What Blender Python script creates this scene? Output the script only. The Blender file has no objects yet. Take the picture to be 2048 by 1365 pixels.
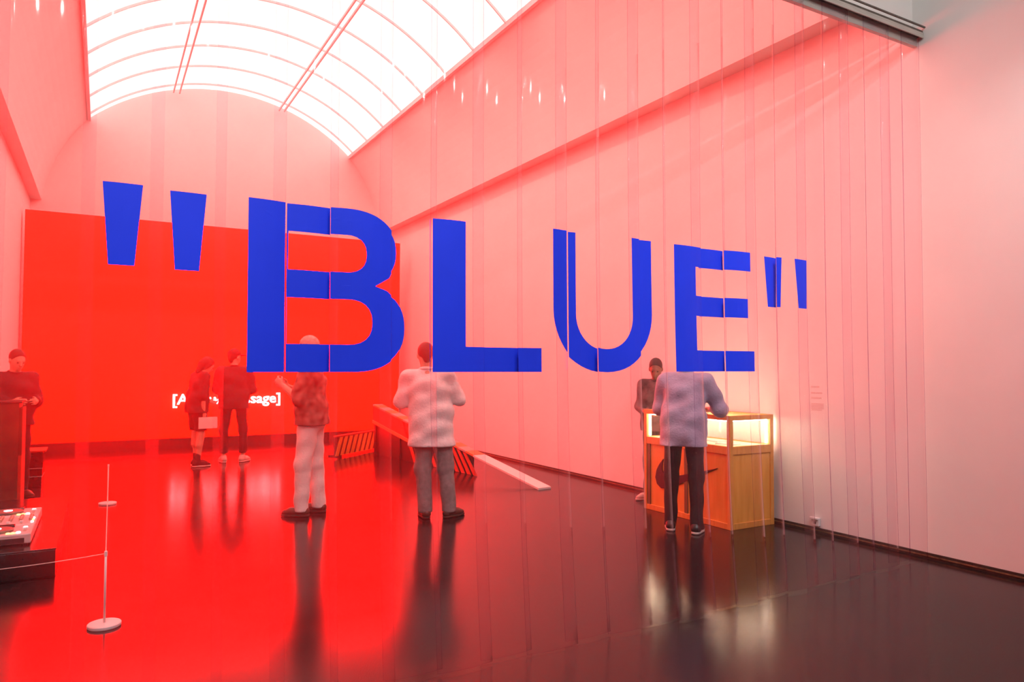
import bpy, bmesh, math, random
import numpy as np
from mathutils import Vector, Matrix
from mathutils.geometry import tessellate_polygon

random.seed(7)
S = bpy.context.scene
COL = S.collection

# ------------------------------------------------------------------ camera
F_PX, YAW, PITCH, ROLL, EYE = 1445.4, math.radians(29.53), math.radians(2.04), math.radians(0.18), 1.5
cy, sy, cp, sp = math.cos(YAW), math.sin(YAW), math.cos(PITCH), math.sin(PITCH)
fwd = Vector((sy * cp, cy * cp, sp)); rgt = Vector((cy, -sy, 0)); upv = rgt.cross(fwd)
rr = rgt * math.cos(ROLL) + upv * math.sin(ROLL); uu = -rgt * math.sin(ROLL) + upv * math.cos(ROLL)
cam = bpy.data.cameras.new('camera'); cam.sensor_width = 36; cam.lens = F_PX / 2048 * 36
cam.clip_start = 0.05; cam.clip_end = 100
co = bpy.data.objects.new('camera', cam); COL.objects.link(co)
m = Matrix((rr, uu, -fwd)).transposed().to_4x4(); m.translation = (0, 0, EYE)
co.matrix_world = m
S.camera = co

# ------------------------------------------------------------------ light and exposure
SKYLIGHT = ((1.0, 0.555, 0.495), 1.95)     # pale glow of the barrel skylight
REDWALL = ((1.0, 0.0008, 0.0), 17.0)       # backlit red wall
w = bpy.data.worlds.new('world'); S.world = w; w.use_nodes = True
w.node_tree.nodes['Background'].inputs[0].default_value = (0.5, 0.5, 0.52, 1)
w.node_tree.nodes['Background'].inputs[1].default_value = 0.1
S.view_settings.view_transform = 'Standard'; S.view_settings.look = 'None'
S.view_settings.gamma = 1; S.view_settings.exposure = 0.0
S.view_settings.use_curve_mapping = False
try:
    S.cycles.use_denoising = True
    S.cycles.use_light_tree = False; S.cycles.max_bounces = 6; S.cycles.diffuse_bounces = 3; S.cycles.glossy_bounces = 3; S.cycles.adaptive_threshold = 0.05
    S.cycles.transparent_max_bounces = 24; S.cycles.sample_clamp_indirect = 6.0
    S.cycles.caustics_reflective = False; S.cycles.caustics_refractive = True
except Exception:
    pass

def spot(loc, target, power, angle, radius, col=(0.93, 0.97, 0.93)):
    l = bpy.data.lights.new('track_or_fill_spot', 'SPOT'); l.energy = power; l.color = col
    l.spot_size = math.radians(angle); l.spot_blend = 0.8; l.shadow_soft_size = radius
    o = bpy.data.objects.new('track_or_fill_spot', l); COL.objects.link(o); o.location = loc
    o.rotation_euler = (Vector(target) - Vector(loc)).to_track_quat('-Z', 'Y').to_euler()
# ceiling track of spotlights in the room the camera stands in, then added fill spots
for i in range(9):
    spot((-2.4 + 0.8 * i, -0.6, 4.7), (-0.9 + 0.62 * i, 3.4, 3.2), 44, 100, 0.03)
for x in (-0.9, 0.3, 1.5, 2.7, 3.9, 5.0):  # unseen spots added closer in to brighten the blue letters
    spot((x, 1.3, 4.95), (x, 3.4, 1.95), 190 - 15 * x, 54, 0.04)
spot((4.0, 0.9, 5.1), (5.0, 3.45, 4.6), 95, 60, 0.04)  # extra spot put in to lift the header and rail

spot((3.0, 0.6, 4.9), (5.7, 2.3, 0.5), 260, 100, 0.05)  # added wash brightening the right wall outside the curtain
# unseen wall-wash spots added at the two tracks under the skylight
for y in (5.2, 7.4, 9.6, 11.8, 14.0):
    spot((3.25, y, 6.95), (5.7, y + 0.3, 2.2), 62, 95, 0.06, (1, 0.86, 0.68))
for y in (6.3, 10.7, 14.2):
    spot((1.19, y, 6.95), (-1.22, y + 0.3, 2.6), 4, 95, 0.06)

# ------------------------------------------------------------------ node material helpers
def newmat(name):
    mt = bpy.data.materials.new(name); mt.use_nodes = True
    nt = mt.node_tree; nt.nodes.clear()
    out = nt.nodes.new('ShaderNodeOutputMaterial')
    return mt, nt, out
def N(nt, t, **kw):
    n = nt.nodes.new(t)
    for k, v in kw.items():
        if k in n.inputs: n.inputs[k].default_value = v
        else: setattr(n, k, v)
    return n
def L(nt, a, b): nt.links.new(a, b)
def rgba(c): return (c[0], c[1], c[2], 1)
def mat(name, col, rough=0.6, var=0.08, scale=8.0, bump=0.0, bscale=60, metal=0.0, spec=0.5, col2=None, stretch=None, sheen=0.0):
    mt, nt, out = newmat(name)
    b = N(nt, 'ShaderNodeBsdfPrincipled', Roughness=rough, Metallic=metal)
    b.inputs['Specular IOR Level'].default_value = spec
    if sheen: b.inputs['Sheen Weight'].default_value = sheen
    tc = N(nt, 'ShaderNodeTexCoord'); mp = N(nt, 'ShaderNodeMapping')
    if stretch: mp.inputs['Scale'].default_value = stretch
    L(nt, tc.outputs['Object'], mp.inputs[0])
    nz = N(nt, 'ShaderNodeTexNoise', Scale=scale, Detail=5.0)
    L(nt, mp.outputs[0], nz.inputs['Vector'])
    rp = N(nt, 'ShaderNodeValToRGB')
    c2 = col2 if col2 else tuple(max(0, c * (1 - 2 * var)) for c in col)
    c1 = col if col2 else tuple(min(1, c * (1 + var)) for c in col)
    rp.color_ramp.elements[0].position = 0.3; rp.color_ramp.elements[1].position = 0.7
    rp.color_ramp.elements[0].color = rgba(c2); rp.color_ramp.elements[1].color = rgba(c1)
    L(nt, nz.outputs['Fac'], rp.inputs[0]); L(nt, rp.outputs[0], b.inputs['Base Color'])
    if bump:
        n2 = N(nt, 'ShaderNodeTexNoise', Scale=bscale, Detail=4.0)
        L(nt, mp.outputs[0], n2.inputs['Vector'])
        bp = N(nt, 'ShaderNodeBump', Strength=bump, Distance=0.01)
        L(nt, n2.outputs['Fac'], bp.inputs['Height']); L(nt, bp.outputs[0], b.inputs['Normal'])
    L(nt, b.outputs[0], out.inputs[0])
    return mt
def emit(name, col, strength, base=None):
    mt, nt, out = newmat(name)
    b = N(nt, 'ShaderNodeBsdfPrincipled', Roughness=0.5)
    b.inputs['Base Color'].default_value = rgba(base or col)
    b.inputs['Emission Color'].default_value = rgba(col); b.inputs['Emission Strength'].default_value = strength
    L(nt, b.outputs[0], out.inputs[0])
    return mt
def sheet(name, tint, haze, haze_col, gloss0, gloss1, rough=0.06, cloud=0.0):
    """clear plastic or glass sheet: clear with a slight tint, milky haze and grazing gloss"""
    mt, nt, out = newmat(name)
    tr = N(nt, 'ShaderNodeBsdfTransparent', Color=rgba(tint))
    df = N(nt, 'ShaderNodeBsdfDiffuse', Color=rgba(haze_col)); tl = N(nt, 'ShaderNodeBsdfTranslucent', Color=rgba(haze_col))
    hz = N(nt, 'ShaderNodeMixShader', Fac=0.5); L(nt, df.outputs[0], hz.inputs[1]); L(nt, tl.outputs[0], hz.inputs[2])
    m1 = N(nt, 'ShaderNodeMixShader', Fac=haze); L(nt, tr.outputs[0], m1.inputs[1]); L(nt, hz.outputs[0], m1.inputs[2])
    if cloud:      # faint forward scatter of slightly cloudy vinyl
        rf = N(nt, 'ShaderNodeBsdfRefraction', Roughness=0.9, IOR=1.12, Color=rgba(tint))
        mc = N(nt, 'ShaderNodeMixShader', Fac=cloud); L(nt, m1.outputs[0], mc.inputs[1]); L(nt, rf.outputs[0], mc.inputs[2]); m1 = mc
    gl = N(nt, 'ShaderNodeBsdfGlossy', Roughness=rough, Color=(1, 1, 1, 1))
    lw = N(nt, 'ShaderNodeLayerWeight', Blend=0.5)
    pw = N(nt, 'ShaderNodeMath', operation='POWER'); pw.inputs[1].default_value = 5.0
    L(nt, lw.outputs['Facing'], pw.inputs[0])
    ma = N(nt, 'ShaderNodeMath', operation='MULTIPLY_ADD'); ma.inputs[1].default_value = gloss1; ma.inputs[2].default_value = gloss0
    L(nt, pw.outputs[0], ma.inputs[0])
    m2 = N(nt, 'ShaderNodeMixShader'); L(nt, ma.outputs[0], m2.inputs[0]); L(nt, m1.outputs[0], m2.inputs[1]); L(nt, gl.outputs[0], m2.inputs[2])
    L(nt, m2.outputs[0], out.inputs[0])
    return mt

def clear(name, tint):
    mt, nt, out = newmat(name); tr = N(nt, 'ShaderNodeBsdfTransparent', Color=rgba(tint)); L(nt, tr.outputs[0], out.inputs[0])
    return mt

M = {}
M['plaster'] = mat('white_plaster', (0.82, 0.80, 0.78), 0.85, 0.015, 2.0, 0.05, 180, spec=0.2)
M['steel'] = mat('brushed_steel', (0.52, 0.50, 0.46), 0.42, 0.12, 30, metal=0.25, stretch=(0.2, 1, 8))
M['steel_dark'] = mat('dark_steel', (0.16, 0.14, 0.12), 0.5, 0.15, 30, metal=0.5)
M['skirting'] = mat('dark_skirting', (0.045, 0.032, 0.026), 0.35, 0.2, 20)
M['skirt_line'] = mat('brass_reveal', (0.32, 0.22, 0.13), 0.35, 0.25, 30, metal=0.6)
M['pane'] = emit('skylight_glazing', SKYLIGHT[0], SKYLIGHT[1], (0.8, 0.8, 0.8))
M['rib'] = mat('white_painted_metal', (0.85, 0.80, 0.80), 0.5, 0.03, 20)
M['track'] = mat('grey_track', (0.70, 0.62, 0.62), 0.5, 0.05, 20)
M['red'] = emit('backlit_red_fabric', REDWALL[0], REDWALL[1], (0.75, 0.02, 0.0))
M['red_base'] = mat('dark_red_board', (0.06, 0.01, 0.01), 0.5, 0.2, 14)
M['neon'] = emit('white_neon_tube', (1.0, 0.74, 0.78), 5.0, (0.9, 0.9, 0.9))
M['vinyl'] = sheet('clear_vinyl', (0.965, 0.945, 0.968), 0.0075, (0.76, 0.64, 1.0), 0.006, 0.45, 0.05, 0.062)
M['vinyl_back'] = clear('clear_vinyl_back', (0.985, 0.975, 0.985))
M['vinyl_edge'] = sheet('vinyl_cut_edge', (0.55, 0.36, 0.55), 0.04, (0.70, 0.50, 0.90), 0.02, 0.1, 0.2)
M['blue'] = mat('blue_film', (0.012, 0.045, 0.92), 0.55, 0.02, 5, spec=0.25)
M['glass'] = sheet('case_glass', (0.985, 0.985, 0.975), 0.004, (0.9, 0.9, 0.85), 0.012, 0.35, 0.02)
M['oak'] = mat('oak_frame', (0.78, 0.36, 0.08), 0.5, 0.0, 6, 0.1, 90, col2=(0.62, 0.26, 0.05), stretch=(6, 6, 0.8))
M['ply'] = mat('plywood_panel', (0.84, 0.40, 0.08), 0.55, 0.0, 4, 0.08, 60, col2=(0.70, 0.31, 0.05), stretch=(5, 5, 0.6))
M['ply_dark'] = mat('dark_batten', (0.20, 0.12, 0.05), 0.6, 0.1, 8)
M['cream'] = mat('cream_felt', (0.82, 0.72, 0.55), 0.9, 0.03, 30)
M['led'] = emit('warm_led_strip', (1.0, 0.82, 0.56), 34.0, (1, 1, 1))
M['emblem'] = mat('black_print', (0.035, 0.012, 0.022), 0.5, 0.05, 10)
M['black'] = mat('black_lacquer', (0.016, 0.013, 0.014), 0.16, 0.1, 8)
M['matt_black'] = mat('matt_black', (0.02, 0.017, 0.017), 0.6, 0.15, 12)
M['white_metal'] = mat('white_enamel', (0.78, 0.74, 0.72), 0.4, 0.02, 12)
M['cord'] = mat('white_cord', (0.78, 0.62, 0.55), 0.7, 0.03, 40)
M['cabinet'] = mat('mottled_brown_board', (0.17, 0.045, 0.018), 0.65, 0.0, 7, 0.2, 30, col2=(0.05, 0.016, 0.010))
M['ramp_white'] = mat('white_board', (0.78, 0.70, 0.66), 0.6, 0.03, 10)
M['ramp_orange'] = mat('orange_board', (0.75, 0.20, 0.07), 0.6, 0.06, 10)
M['ramp_grey'] = mat('grey_board', (0.50, 0.30, 0.27), 0.6, 0.06, 10)
M['stripe_dark'] = mat('dark_stripe', (0.05, 0.012, 0.012), 0.6, 0.1, 12)
M['stripe_or_lit_red'] = mat('red_stripe_or_light', (0.60, 0.05, 0.02), 0.6, 0.05, 12)
M['stripe_orange'] = mat('amber_stripe', (0.72, 0.26, 0.05), 0.6, 0.05, 12)
M['clear_case'] = mat('frosted_casing', (0.62, 0.52, 0.50), 0.3, 0.06, 20)
M['knob'] = mat('metal_knob', (0.55, 0.40, 0.32), 0.3, 0.1, 20, metal=0.6)
M['led_white'] = emit('cool_led', (0.85, 0.90, 1.0), 5.0, (1, 1, 1))
M['led_amber'] = emit('amber_led', (1.0, 0.55, 0.05), 4.0, (1, 1, 1))
M['led_blue'] = emit('violet_led', (0.30, 0.15, 1.0), 3.0, (1, 1, 1))
M['paper'] = mat('folded_paper', (0.75, 0.68, 0.62), 0.85, 0.03, 20)
M['print_grey'] = mat('grey_print', (0.68, 0.58, 0.56), 0.8, 0.02, 20)
M['socket'] = mat('socket_plastic', (0.86, 0.84, 0.82), 0.35, 0.01, 10)
M['skin'] = mat('skin', (0.58, 0.31, 0.21), 0.55, 0.08, 14)
M['skin_dark'] = mat('deep_skin', (0.24, 0.11, 0.07), 0.5, 0.08, 14)
M['hair_dark'] = mat('dark_hair', (0.030, 0.016, 0.012), 0.6, 0.3, 40, 0.5, 120, stretch=(3, 3, 0.5))
M['hair_grey'] = mat('grey_hair', (0.52, 0.42, 0.36), 0.7, 0.2, 40, 0.5, 120)
M['linen'] = mat('white_linen', (0.80, 0.74, 0.72), 0.85, 0.05, 20, 0.5, 55, sheen=0.2)
M['chambray'] = mat('blue_grey_cotton', (0.36, 0.33, 0.46), 0.85, 0.06, 24, 0.5, 60, sheen=0.2)
M['grey_cloth'] = mat('grey_trousers', (0.26, 0.22, 0.215), 0.85, 0.12, 24, 0.4, 60)
M['white_cloth'] = mat('white_trousers', (0.80, 0.72, 0.68), 0.85, 0.04, 20, 0.4, 50)
M['dark_cloth'] = mat('black_cloth', (0.018, 0.014, 0.018), 0.85, 0.2, 24, 0.3, 60)
M['charcoal'] = mat('charcoal_cloth', (0.030, 0.020, 0.024), 0.85, 0.2, 24, 0.3, 60)
M['patterned'] = mat('patterned_shirt', (0.42, 0.16, 0.12), 0.85, 0.0, 14, 0.3, 60, col2=(0.012, 0.006, 0.010))
M['print_top'] = mat('printed_top', (0.16, 0.09, 0.085), 0.85, 0.0, 12, 0.3, 60, col2=(0.022, 0.012, 0.014))
M['brown_leather'] = mat('brown_leather', (0.085, 0.030, 0.018), 0.45, 0.15, 20)
M['black_leather'] = mat('black_leather', (0.018, 0.014, 0.014), 0.4, 0.15, 20)
M['sole'] = mat('pale_sole', (0.62, 0.52, 0.46), 0.7, 0.04, 20)
M['dark_sole'] = mat('dark_sole', (0.05, 0.025, 0.018), 0.7, 0.04, 20)
M['pale_shoe'] = mat('pale_canvas', (0.60, 0.48, 0.42), 0.8, 0.08, 20)
M['phone'] = mat('phone_glass', (0.02, 0.02, 0.022), 0.15, 0.05, 8)
M['eye'] = mat('eye', (0.03, 0.02, 0.02), 0.2, 0.05, 8)

# polished dark floor
def floor_mat():
    mt, nt, out = newmat('polished_dark_floor')
    b = N(nt, 'ShaderNodeBsdfPrincipled')
    tc = N(nt, 'ShaderNodeTexCoord')
    n1 = N(nt, 'ShaderNodeTexNoise', Scale=1.2, Detail=6.0); L(nt, tc.outputs['Object'], n1.inputs['Vector'])
    n2 = N(nt, 'ShaderNodeTexNoise', Scale=140.0, Detail=2.0); L(nt, tc.outputs['Object'], n2.inputs['Vector'])
    r1 = N(nt, 'ShaderNodeValToRGB'); r1.color_ramp.elements[0].color = (0.012, 0.008, 0.009, 1); r1.color_ramp.elements[1].color = (0.022, 0.015, 0.016, 1)
    L(nt, n1.outputs['Fac'], r1.inputs[0])
    r2 = N(nt, 'ShaderNodeValToRGB'); r2.color_ramp.elements[0].position = 0.66; r2.color_ramp.elements[1].position = 0.82
    r2.color_ramp.elements[0].color = (0, 0, 0, 1); r2.color_ramp.elements[1].color = (0.16, 0.12, 0.12, 1)
    L(nt, n2.outputs['Fac'], r2.inputs[0])
    ad = N(nt, 'ShaderNodeMixRGB', blend_type='ADD'); ad.inputs[0].default_value = 0.5
    L(nt, r1.outputs[0], ad.inputs[1]); L(nt, r2.outputs[0], ad.inputs[2]); L(nt, ad.outputs[0], b.inputs['Base Color'])
    rr_ = N(nt, 'ShaderNodeMapRange'); rr_.inputs['To Min'].default_value = 0.13; rr_.inputs['To Max'].default_value = 0.20
    L(nt, n1.outputs['Fac'], rr_.inputs['Value']); L(nt, rr_.outputs[0], b.inputs['Roughness'])
    b.inputs['IOR'].default_value = 1.40; b.inputs['Specular IOR Level'].default_value = 0.26
    bp = N(nt, 'ShaderNodeBump', Strength=0.04, Distance=0.005); L(nt, n2.outputs['Fac'], bp.inputs['Height']); L(nt, bp.outputs[0], b.inputs['Normal'])
    L(nt, b.outputs[0], out.inputs[0])
    return mt
M['floor'] = floor_mat()

# ------------------------------------------------------------------ mesh helpers
def link(name, me, mt=None, parent=None, smooth=False):
    o = bpy.data.objects.new(name, me); COL.objects.link(o)
    if mt is not None: me.materials.append(M[mt] if isinstance(mt, str) else mt)
    if parent is not None: o.parent = parent
    if smooth: me.shade_smooth()
    return o
def obj(name, bm, mt, parent=None, smooth=False):
    me = bpy.data.meshes.new(name); bmesh.ops.recalc_face_normals(bm, faces=bm.faces); bm.to_mesh(me); bm.free()
    return link(name, me, mt, parent, smooth)
def pyd(name, v, f, mt, parent=None, smooth=False):
    me = bpy.data.meshes.new(name); me.from_pydata([tuple(map(float, p)) for p in v], [], f); me.update()
    return link(name, me, mt, parent, smooth)
def tag(o, label=None, cat=None, group=None, kind=None):
    if label: o['label'] = label
    if cat: o['category'] = cat
    if group: o['group'] = group
    if kind: o['kind'] = kind
    return o
def empty(name, loc=(0, 0, 0), rz=0):
    o = bpy.data.objects.new(name, None); COL.objects.link(o); o.location = loc; o.rotation_euler = (0, 0, rz); o.empty_display_size = 0.1
    return o
def bx(bm, x0, x1, y0, y1, z0, z1, bev=0.0):
    r = bmesh.ops.create_cube(bm, size=1.0)
    for v in r['verts']:
        v.co = Vector(((x0 + x1) / 2 + v.co.x * (x1 - x0), (y0 + y1) / 2 + v.co.y * (y1 - y0), (z0 + z1) / 2 + v.co.z * (z1 - z0)))
    if bev:
        es = list({e for v in r['verts'] for e in v.link_edges})
        bmesh.ops.bevel(bm, geom=es, offset=bev, segments=2, affect='EDGES', profile=0.5)
def box(name, mt, x0, x1, y0, y1, z0, z1, parent=None, bev=0.0):
    bm = bmesh.new(); bx(bm, x0, x1, y0, y1, z0, z1, bev)
    return obj(name, bm, mt, parent)
def tube_bm(bm, pts, r, seg=8):
    rings = []
    pts = [Vector(p) for p in pts]
    for i, p in enumerate(pts):
        d = (pts[min(i + 1, len(pts) - 1)] - pts[max(i - 1, 0)]).normalized()
        a = d.orthogonal().normalized() if i == 0 else (pa - d * pa.dot(d)).normalized()
        pa = a; b = d.cross(a)
        rings.append([bm.verts.new(p + (a * math.cos(t) + b * math.sin(t)) * r) for t in [k * 2 * math.pi / seg for k in range(seg)]])
    for i in range(len(rings) - 1):
        for k in range(seg):
            bm.faces.new((rings[i][k], rings[i][(k + 1) % seg], rings[i + 1][(k + 1) % seg], rings[i + 1][k]))
    bm.faces.new(rings[0][::-1]); bm.faces.new(rings[-1])
def tube(name, mt, pts, r, parent=None, seg=8):
    bm = bmesh.new(); tube_bm(bm, pts, r, seg); return obj(name, bm, mt, parent, True)
def lathe(name, mt, prof, loc, parent=None, seg=40):
    bm = bmesh.new(); rings = []
    for r, z in prof:
        rings.append([bm.verts.new((loc[0] + r * math.cos(t), loc[1] + r * math.sin(t), loc[2] + z)) for t in [k * 2 * math.pi / seg for k in range(seg)]])
    for i in range(len(rings) - 1):
        for k in range(seg): bm.faces.new((rings[i][k], rings[i][(k + 1) % seg], rings[i + 1][(k + 1) % seg], rings[i + 1][k]))
    bm.faces.new(rings[0][::-1]); bm.faces.new(rings[-1])
    return obj(name, bm, mt, parent)
def sweep(name, mt, prof, y0, y1, parent=None, smooth=False):
    """closed profile in (x,z) extruded along y"""
    n = len(prof)
    v = [(x, y0, z) for x, z in prof] + [(x, y1, z) for x, z in prof]
    f = [(i, (i + 1) % n, n + (i + 1) % n, n + i) for i in range(n)]
    f += [tuple(range(n))[::-1], tuple(range(n, 2 * n))]
    bm = bmesh.new(); vs = [bm.verts.new(p) for p in v]
    for q in f: bm.faces.new([vs[k] for k in q])
    return obj(name, bm, mt, parent, smooth)

# ------------------------------------------------------------------ the place
XL, XR, YC, YF = -1.22, 5.70, 3.40, 15.90      # left wall, right wall, curtain, far wall
CX, CZ, RV = 2.22, 3.51, 3.70                  # vault axis, centre height, radius
ZL = 4.70                                      # springing ledge
FRONT_L, FRONT_B, FRONT_H = -5.0, -5.0, 5.4    # room on the camera's side

tag(box('floor', 'floor', FRONT_L, XR, FRONT_B, YF, -0.12, 0.0), kind='structure')
tag(box('wall_right', 'plaster', XR, XR + 0.2, FRONT_B, YF, -0.12, FRONT_H), kind='structure')
tag(box('wall_left', 'plaster', XL - 0.2, XL, YC + 0.075, YF, -0.12, FRONT_H), kind='structure')
tag(box('wall_far', 'plaster', XL - 0.2, XR + 0.2, YF, YF + 0.2, -0.12, 7.6), kind='structure')
bm = bmesh.new()
bx(bm, FRONT_L, XR, YC + 0.045, YC + 0.075, 4.25, 7.6); bx(bm, FRONT_L, XL, YC + 0.045, YC + 0.075, 0, 4.25)
tag(obj('wall_front', bm, 'plaster'), kind='structure')
tag(box('wall_back', 'plaster', FRONT_L - 0.2, XR + 0.2, FRONT_B - 0.2, FRONT_B, -0.12, FRONT_H), kind='structure')
tag(box('wall_side', 'plaster', FRONT_L - 0.2, FRONT_L, FRONT_B, YC + 0.3, -0.12, FRONT_H), kind='structure')
tag(box('ceiling', 'plaster', FRONT_L, XR, FRONT_B, YC + 0.045, FRONT_H, FRONT_H + 0.15), kind='structure')

# plaster haunches between the ledge and the skylight
VH = 2.53
def haunch(side, name):
    p0, p1, p2 = (3.265, 4.575), (3.12, 5.56), (VH, CZ + math.sqrt(RV ** 2 - VH ** 2) + 0.02)
    inner = []
    for k in range(13):
        t = k / 12
        inner.append(((1 - t) ** 2 * p0[0] + 2 * t * (1 - t) * p1[0] + t * t * p2[0], (1 - t) ** 2 * p0[1] + 2 * t * (1 - t) * p1[1] + t * t * p2[1]))
    prof = inner + [(VH + 0.1, p2[1] + 0.12), (3.68, p2[1] + 0.12), (3.68, p0[1])]
    tag(sweep(name, 'plaster', [(CX + side * x, z) for x, z in prof], YC + 0.075, YF), kind='structure')
haunch(1, 'ceiling_haunch'); haunch(-1, 'ceiling_haunch')

# barrel skylight with its panes, ribs, curbs and the two tracks below it
sky = tag(empty('window_1', (CX, (YC + YF) / 2, 6.2)), kind='structure')
A0 = math.asin(VH / RV)
SO = Vector(sky.location)
def arc_pts(a0, a1, n, r): return [(CX + r * math.sin(a0 + (a1 - a0) * k / n), CZ + r * math.cos(a0 + (a1 - a0) * k / n)) for k in range(n + 1)]
pane_cache = {}
ybays = [YF - 0.35] + [YF - 0.35 - 1.0 * k for k in range(1, 12)]
edges_y = [YF] + ybays + [YC + 0.075]
splits = [-A0, -0.283, 0.283, A0]
for bi in range(len(edges_y) - 1):
    ya, yb = edges_y[bi], edges_y[bi + 1]
    if ya - yb < 0.05: continue
    for si in range(3):
        key = (si, round(ya - yb, 3))
        if key not in pane_cache:
            lo = arc_pts(splits[si], splits[si + 1], 8, RV + 0.02); hi = arc_pts(splits[si], splits[si + 1], 8, RV + 0.04)
            prof = lo + hi[::-1]; n = len(prof); d = ya - yb
            v = [(x - SO.x, 0, z - SO.z) for x, z in prof] + [(x - SO.x, -d, z - SO.z) for x, z in prof]
            f = [(i, (i + 1) % n, n + (i + 1) % n, n + i) for i in range(n)] + [tuple(range(n))[::-1], tuple(range(n, 2 * n))]
            me = bpy.data.meshes.new('pane'); bm = bmesh.new(); vs = [bm.verts.new(p) for p in v]
            for q in f: bm.faces.new([vs[k] for k in q])
            bmesh.ops.recalc_face_normals(bm, faces=bm.faces); bm.to_mesh(me); bm.free(); me.materials.append(M['pane']); pane_cache[key] = me
        o = bpy.data.objects.new('pane', pane_cache[key]); COL.objects.link(o); o.parent = sky; o.location = (0, ya - SO.y, 0)
rib_me = None
for y in ybays:
    if rib_me is None:
        pr = arc_pts(-A0, A0, 40, RV + 0.02); pi = arc_pts(-A0, A0, 40, RV - 0.015)
        bm = bmesh.new(); W2 = 0.009; R4 = []
        for (xa, za), (xb, zb) in zip(pr, pi):
            R4.append([bm.verts.new((xa - SO.x, -W2, za - SO.z)), bm.verts.new((xa - SO.x, W2, za - SO.z)), bm.verts.new((xb - SO.x, W2, zb - SO.z)), bm.verts.new((xb - SO.x, -W2, zb - SO.z))])
        for a, b in zip(R4, R4[1:]):
            for k in range(4): bm.faces.new((a[k], a[(k + 1) % 4], b[(k + 1) % 4], b[k]))
        bmesh.ops.recalc_face_normals(bm, faces=bm.faces)
        rib_me = bpy.data.meshes.new('rib'); bm.to_mesh(rib_me); bm.free(); rib_me.materials.append(M['rib'])
    o = bpy.data.objects.new('rib', rib_me); COL.objects.link(o); o.parent = sky; o.location = (0, y - SO.y, 0)
ylen = (YF - YC - 0.075) / 2 - 0.01
for s in (-1, 1):
    zc = CZ + math.sqrt(RV ** 2 - VH ** 2) - SO.z
    o = box('curb', 'track', s * VH - 0.025, s * VH + 0.025, -ylen, ylen, zc - 0.05, zc + 0.03, sky)
    for d in (-0.055, 0.055):
        o = box('light_track', 'track', s * 1.03 + d - 0.013, s * 1.03 + d + 0.013, -ylen, ylen - 0.02, 6.98 - SO.z, 7.02 - SO.z, sky)

# dark skirting with its thin bright reveal along the right wall
b = tag(box('baseboard_right', 'skirting', XR - 0.012, XR, FRONT_B, YF, 0, 0.045), kind='structure')
box('reveal_strip', 'skirt_line', XR - 0.018, XR - 0.011, FRONT_B, YF, 0.016, 0.026, b)

# backlit red wall standing in front of the far wall
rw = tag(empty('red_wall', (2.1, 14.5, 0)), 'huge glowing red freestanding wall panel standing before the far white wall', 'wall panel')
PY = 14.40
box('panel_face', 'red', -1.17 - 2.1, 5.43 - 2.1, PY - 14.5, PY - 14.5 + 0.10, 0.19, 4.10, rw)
box('dark_base', 'red_base', -1.15 - 2.1, 5.41 - 2.1, PY - 14.5 + 0.005, PY - 14.5 + 0.16, 0.0, 0.19, rw)  # darker strip along the foot of the panel
box('back_frame', 'red_base', -1.16 - 2.1, 5.42 - 2.1, PY - 14.5 + 0.10, PY - 14.5 + 0.16, 0.19, 4.08, rw)

# ------------------------------------------------------------------ neon words
def text_obj(body, size, depth, bevel):
    c = bpy.data.curves.new('t', 'FONT'); c.body = body; c.size = size; c.extrude = depth; c.bevel_depth = bevel; c.resolution_u = 3
    c.space_character = 1.0; c.offset = 0.0
    o = bpy.data.objects.new('t', c); COL.objects.link(o)
    dg = bpy.context.evaluated_depsgraph_get(); me = bpy.data.meshes.new_from_object(o.evaluated_get(dg))
    bpy.data.objects.remove(o); bpy.data.curves.remove(c)
    return me
ns = tag(empty('neon_sign', (1.12, PY - 0.03, 0.80)), 'white neon words in square brackets glowing low on the red wall', 'neon sign')
TXT = '[A new message]'
full = text_obj(TXT, 0.30, 0.008, 0.004)
xs = [v.co.x for v in full.vertices]; tw = max(xs) - min(xs)
k = 1.88 / tw
adv = 0.0
for i, ch in enumerate(TXT):
    if ch == ' ': continue
    pre = text_obj(TXT[:i + 1], 0.30, 0.008, 0.004); one = text_obj(ch, 0.30, 0.008, 0.004)
    right = max(v.co.x for v in pre.vertices); r1 = max(v.co.x for v in one.vertices)
    for v in one.vertices: v.co = Vector(((v.co.x - r1 + right - min(xs)) * k, -v.co.z, v.co.y * 0.88))
    link('neon_letter', one, 'neon', ns)
box('mounting_bar', 'red_base', 0.02, 1.86, 0.012, 0.028, 0.06, 0.075, ns)

# ------------------------------------------------------------------ strip curtain with its blue letters
ZT = 4.168
rail = tag(empty('curtain_rail', (2.2, YC, 4.2)), 'long brushed steel rail under the white header, carrying the curtain strips', 'curtain rail')
def railpart(name, mt, y0, y1, z0, z1): return box(name, mt, -1.2 - 2.2, 5.69 - 2.2, y0 - YC, y1 - YC, z0 - 4.2, z1 - 4.2, rail, 0.003)
railpart('lower_channel', 'steel', YC - 0.055, YC - 0.046, 4.150, 4.192)
railpart('shadow_groove', 'steel_dark', YC - 0.048, YC + 0.035, 4.172, 4.214)
railpart('upper_channel', 'steel', YC - 0.060, YC + 0.043, 4.214, 4.25)
railpart('cover_lip', 'steel_dark', YC - 0.070, YC - 0.058, 4.226, 4.240)
for x in [0.3 + 0.5 * i for i in range(11)]:
    lathe('bolt', 'steel', [(0.010, 0), (0.010, 0.006), (0.004, 0.009)], (x - 2.2, 0, 0.0), rail, 8)
    bo = rail.children[-1]
    for v in bo.data.vertices: v.co = Vector((v.co.x, -0.058 - v.co.z, v.co.y + 0.015))

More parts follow.
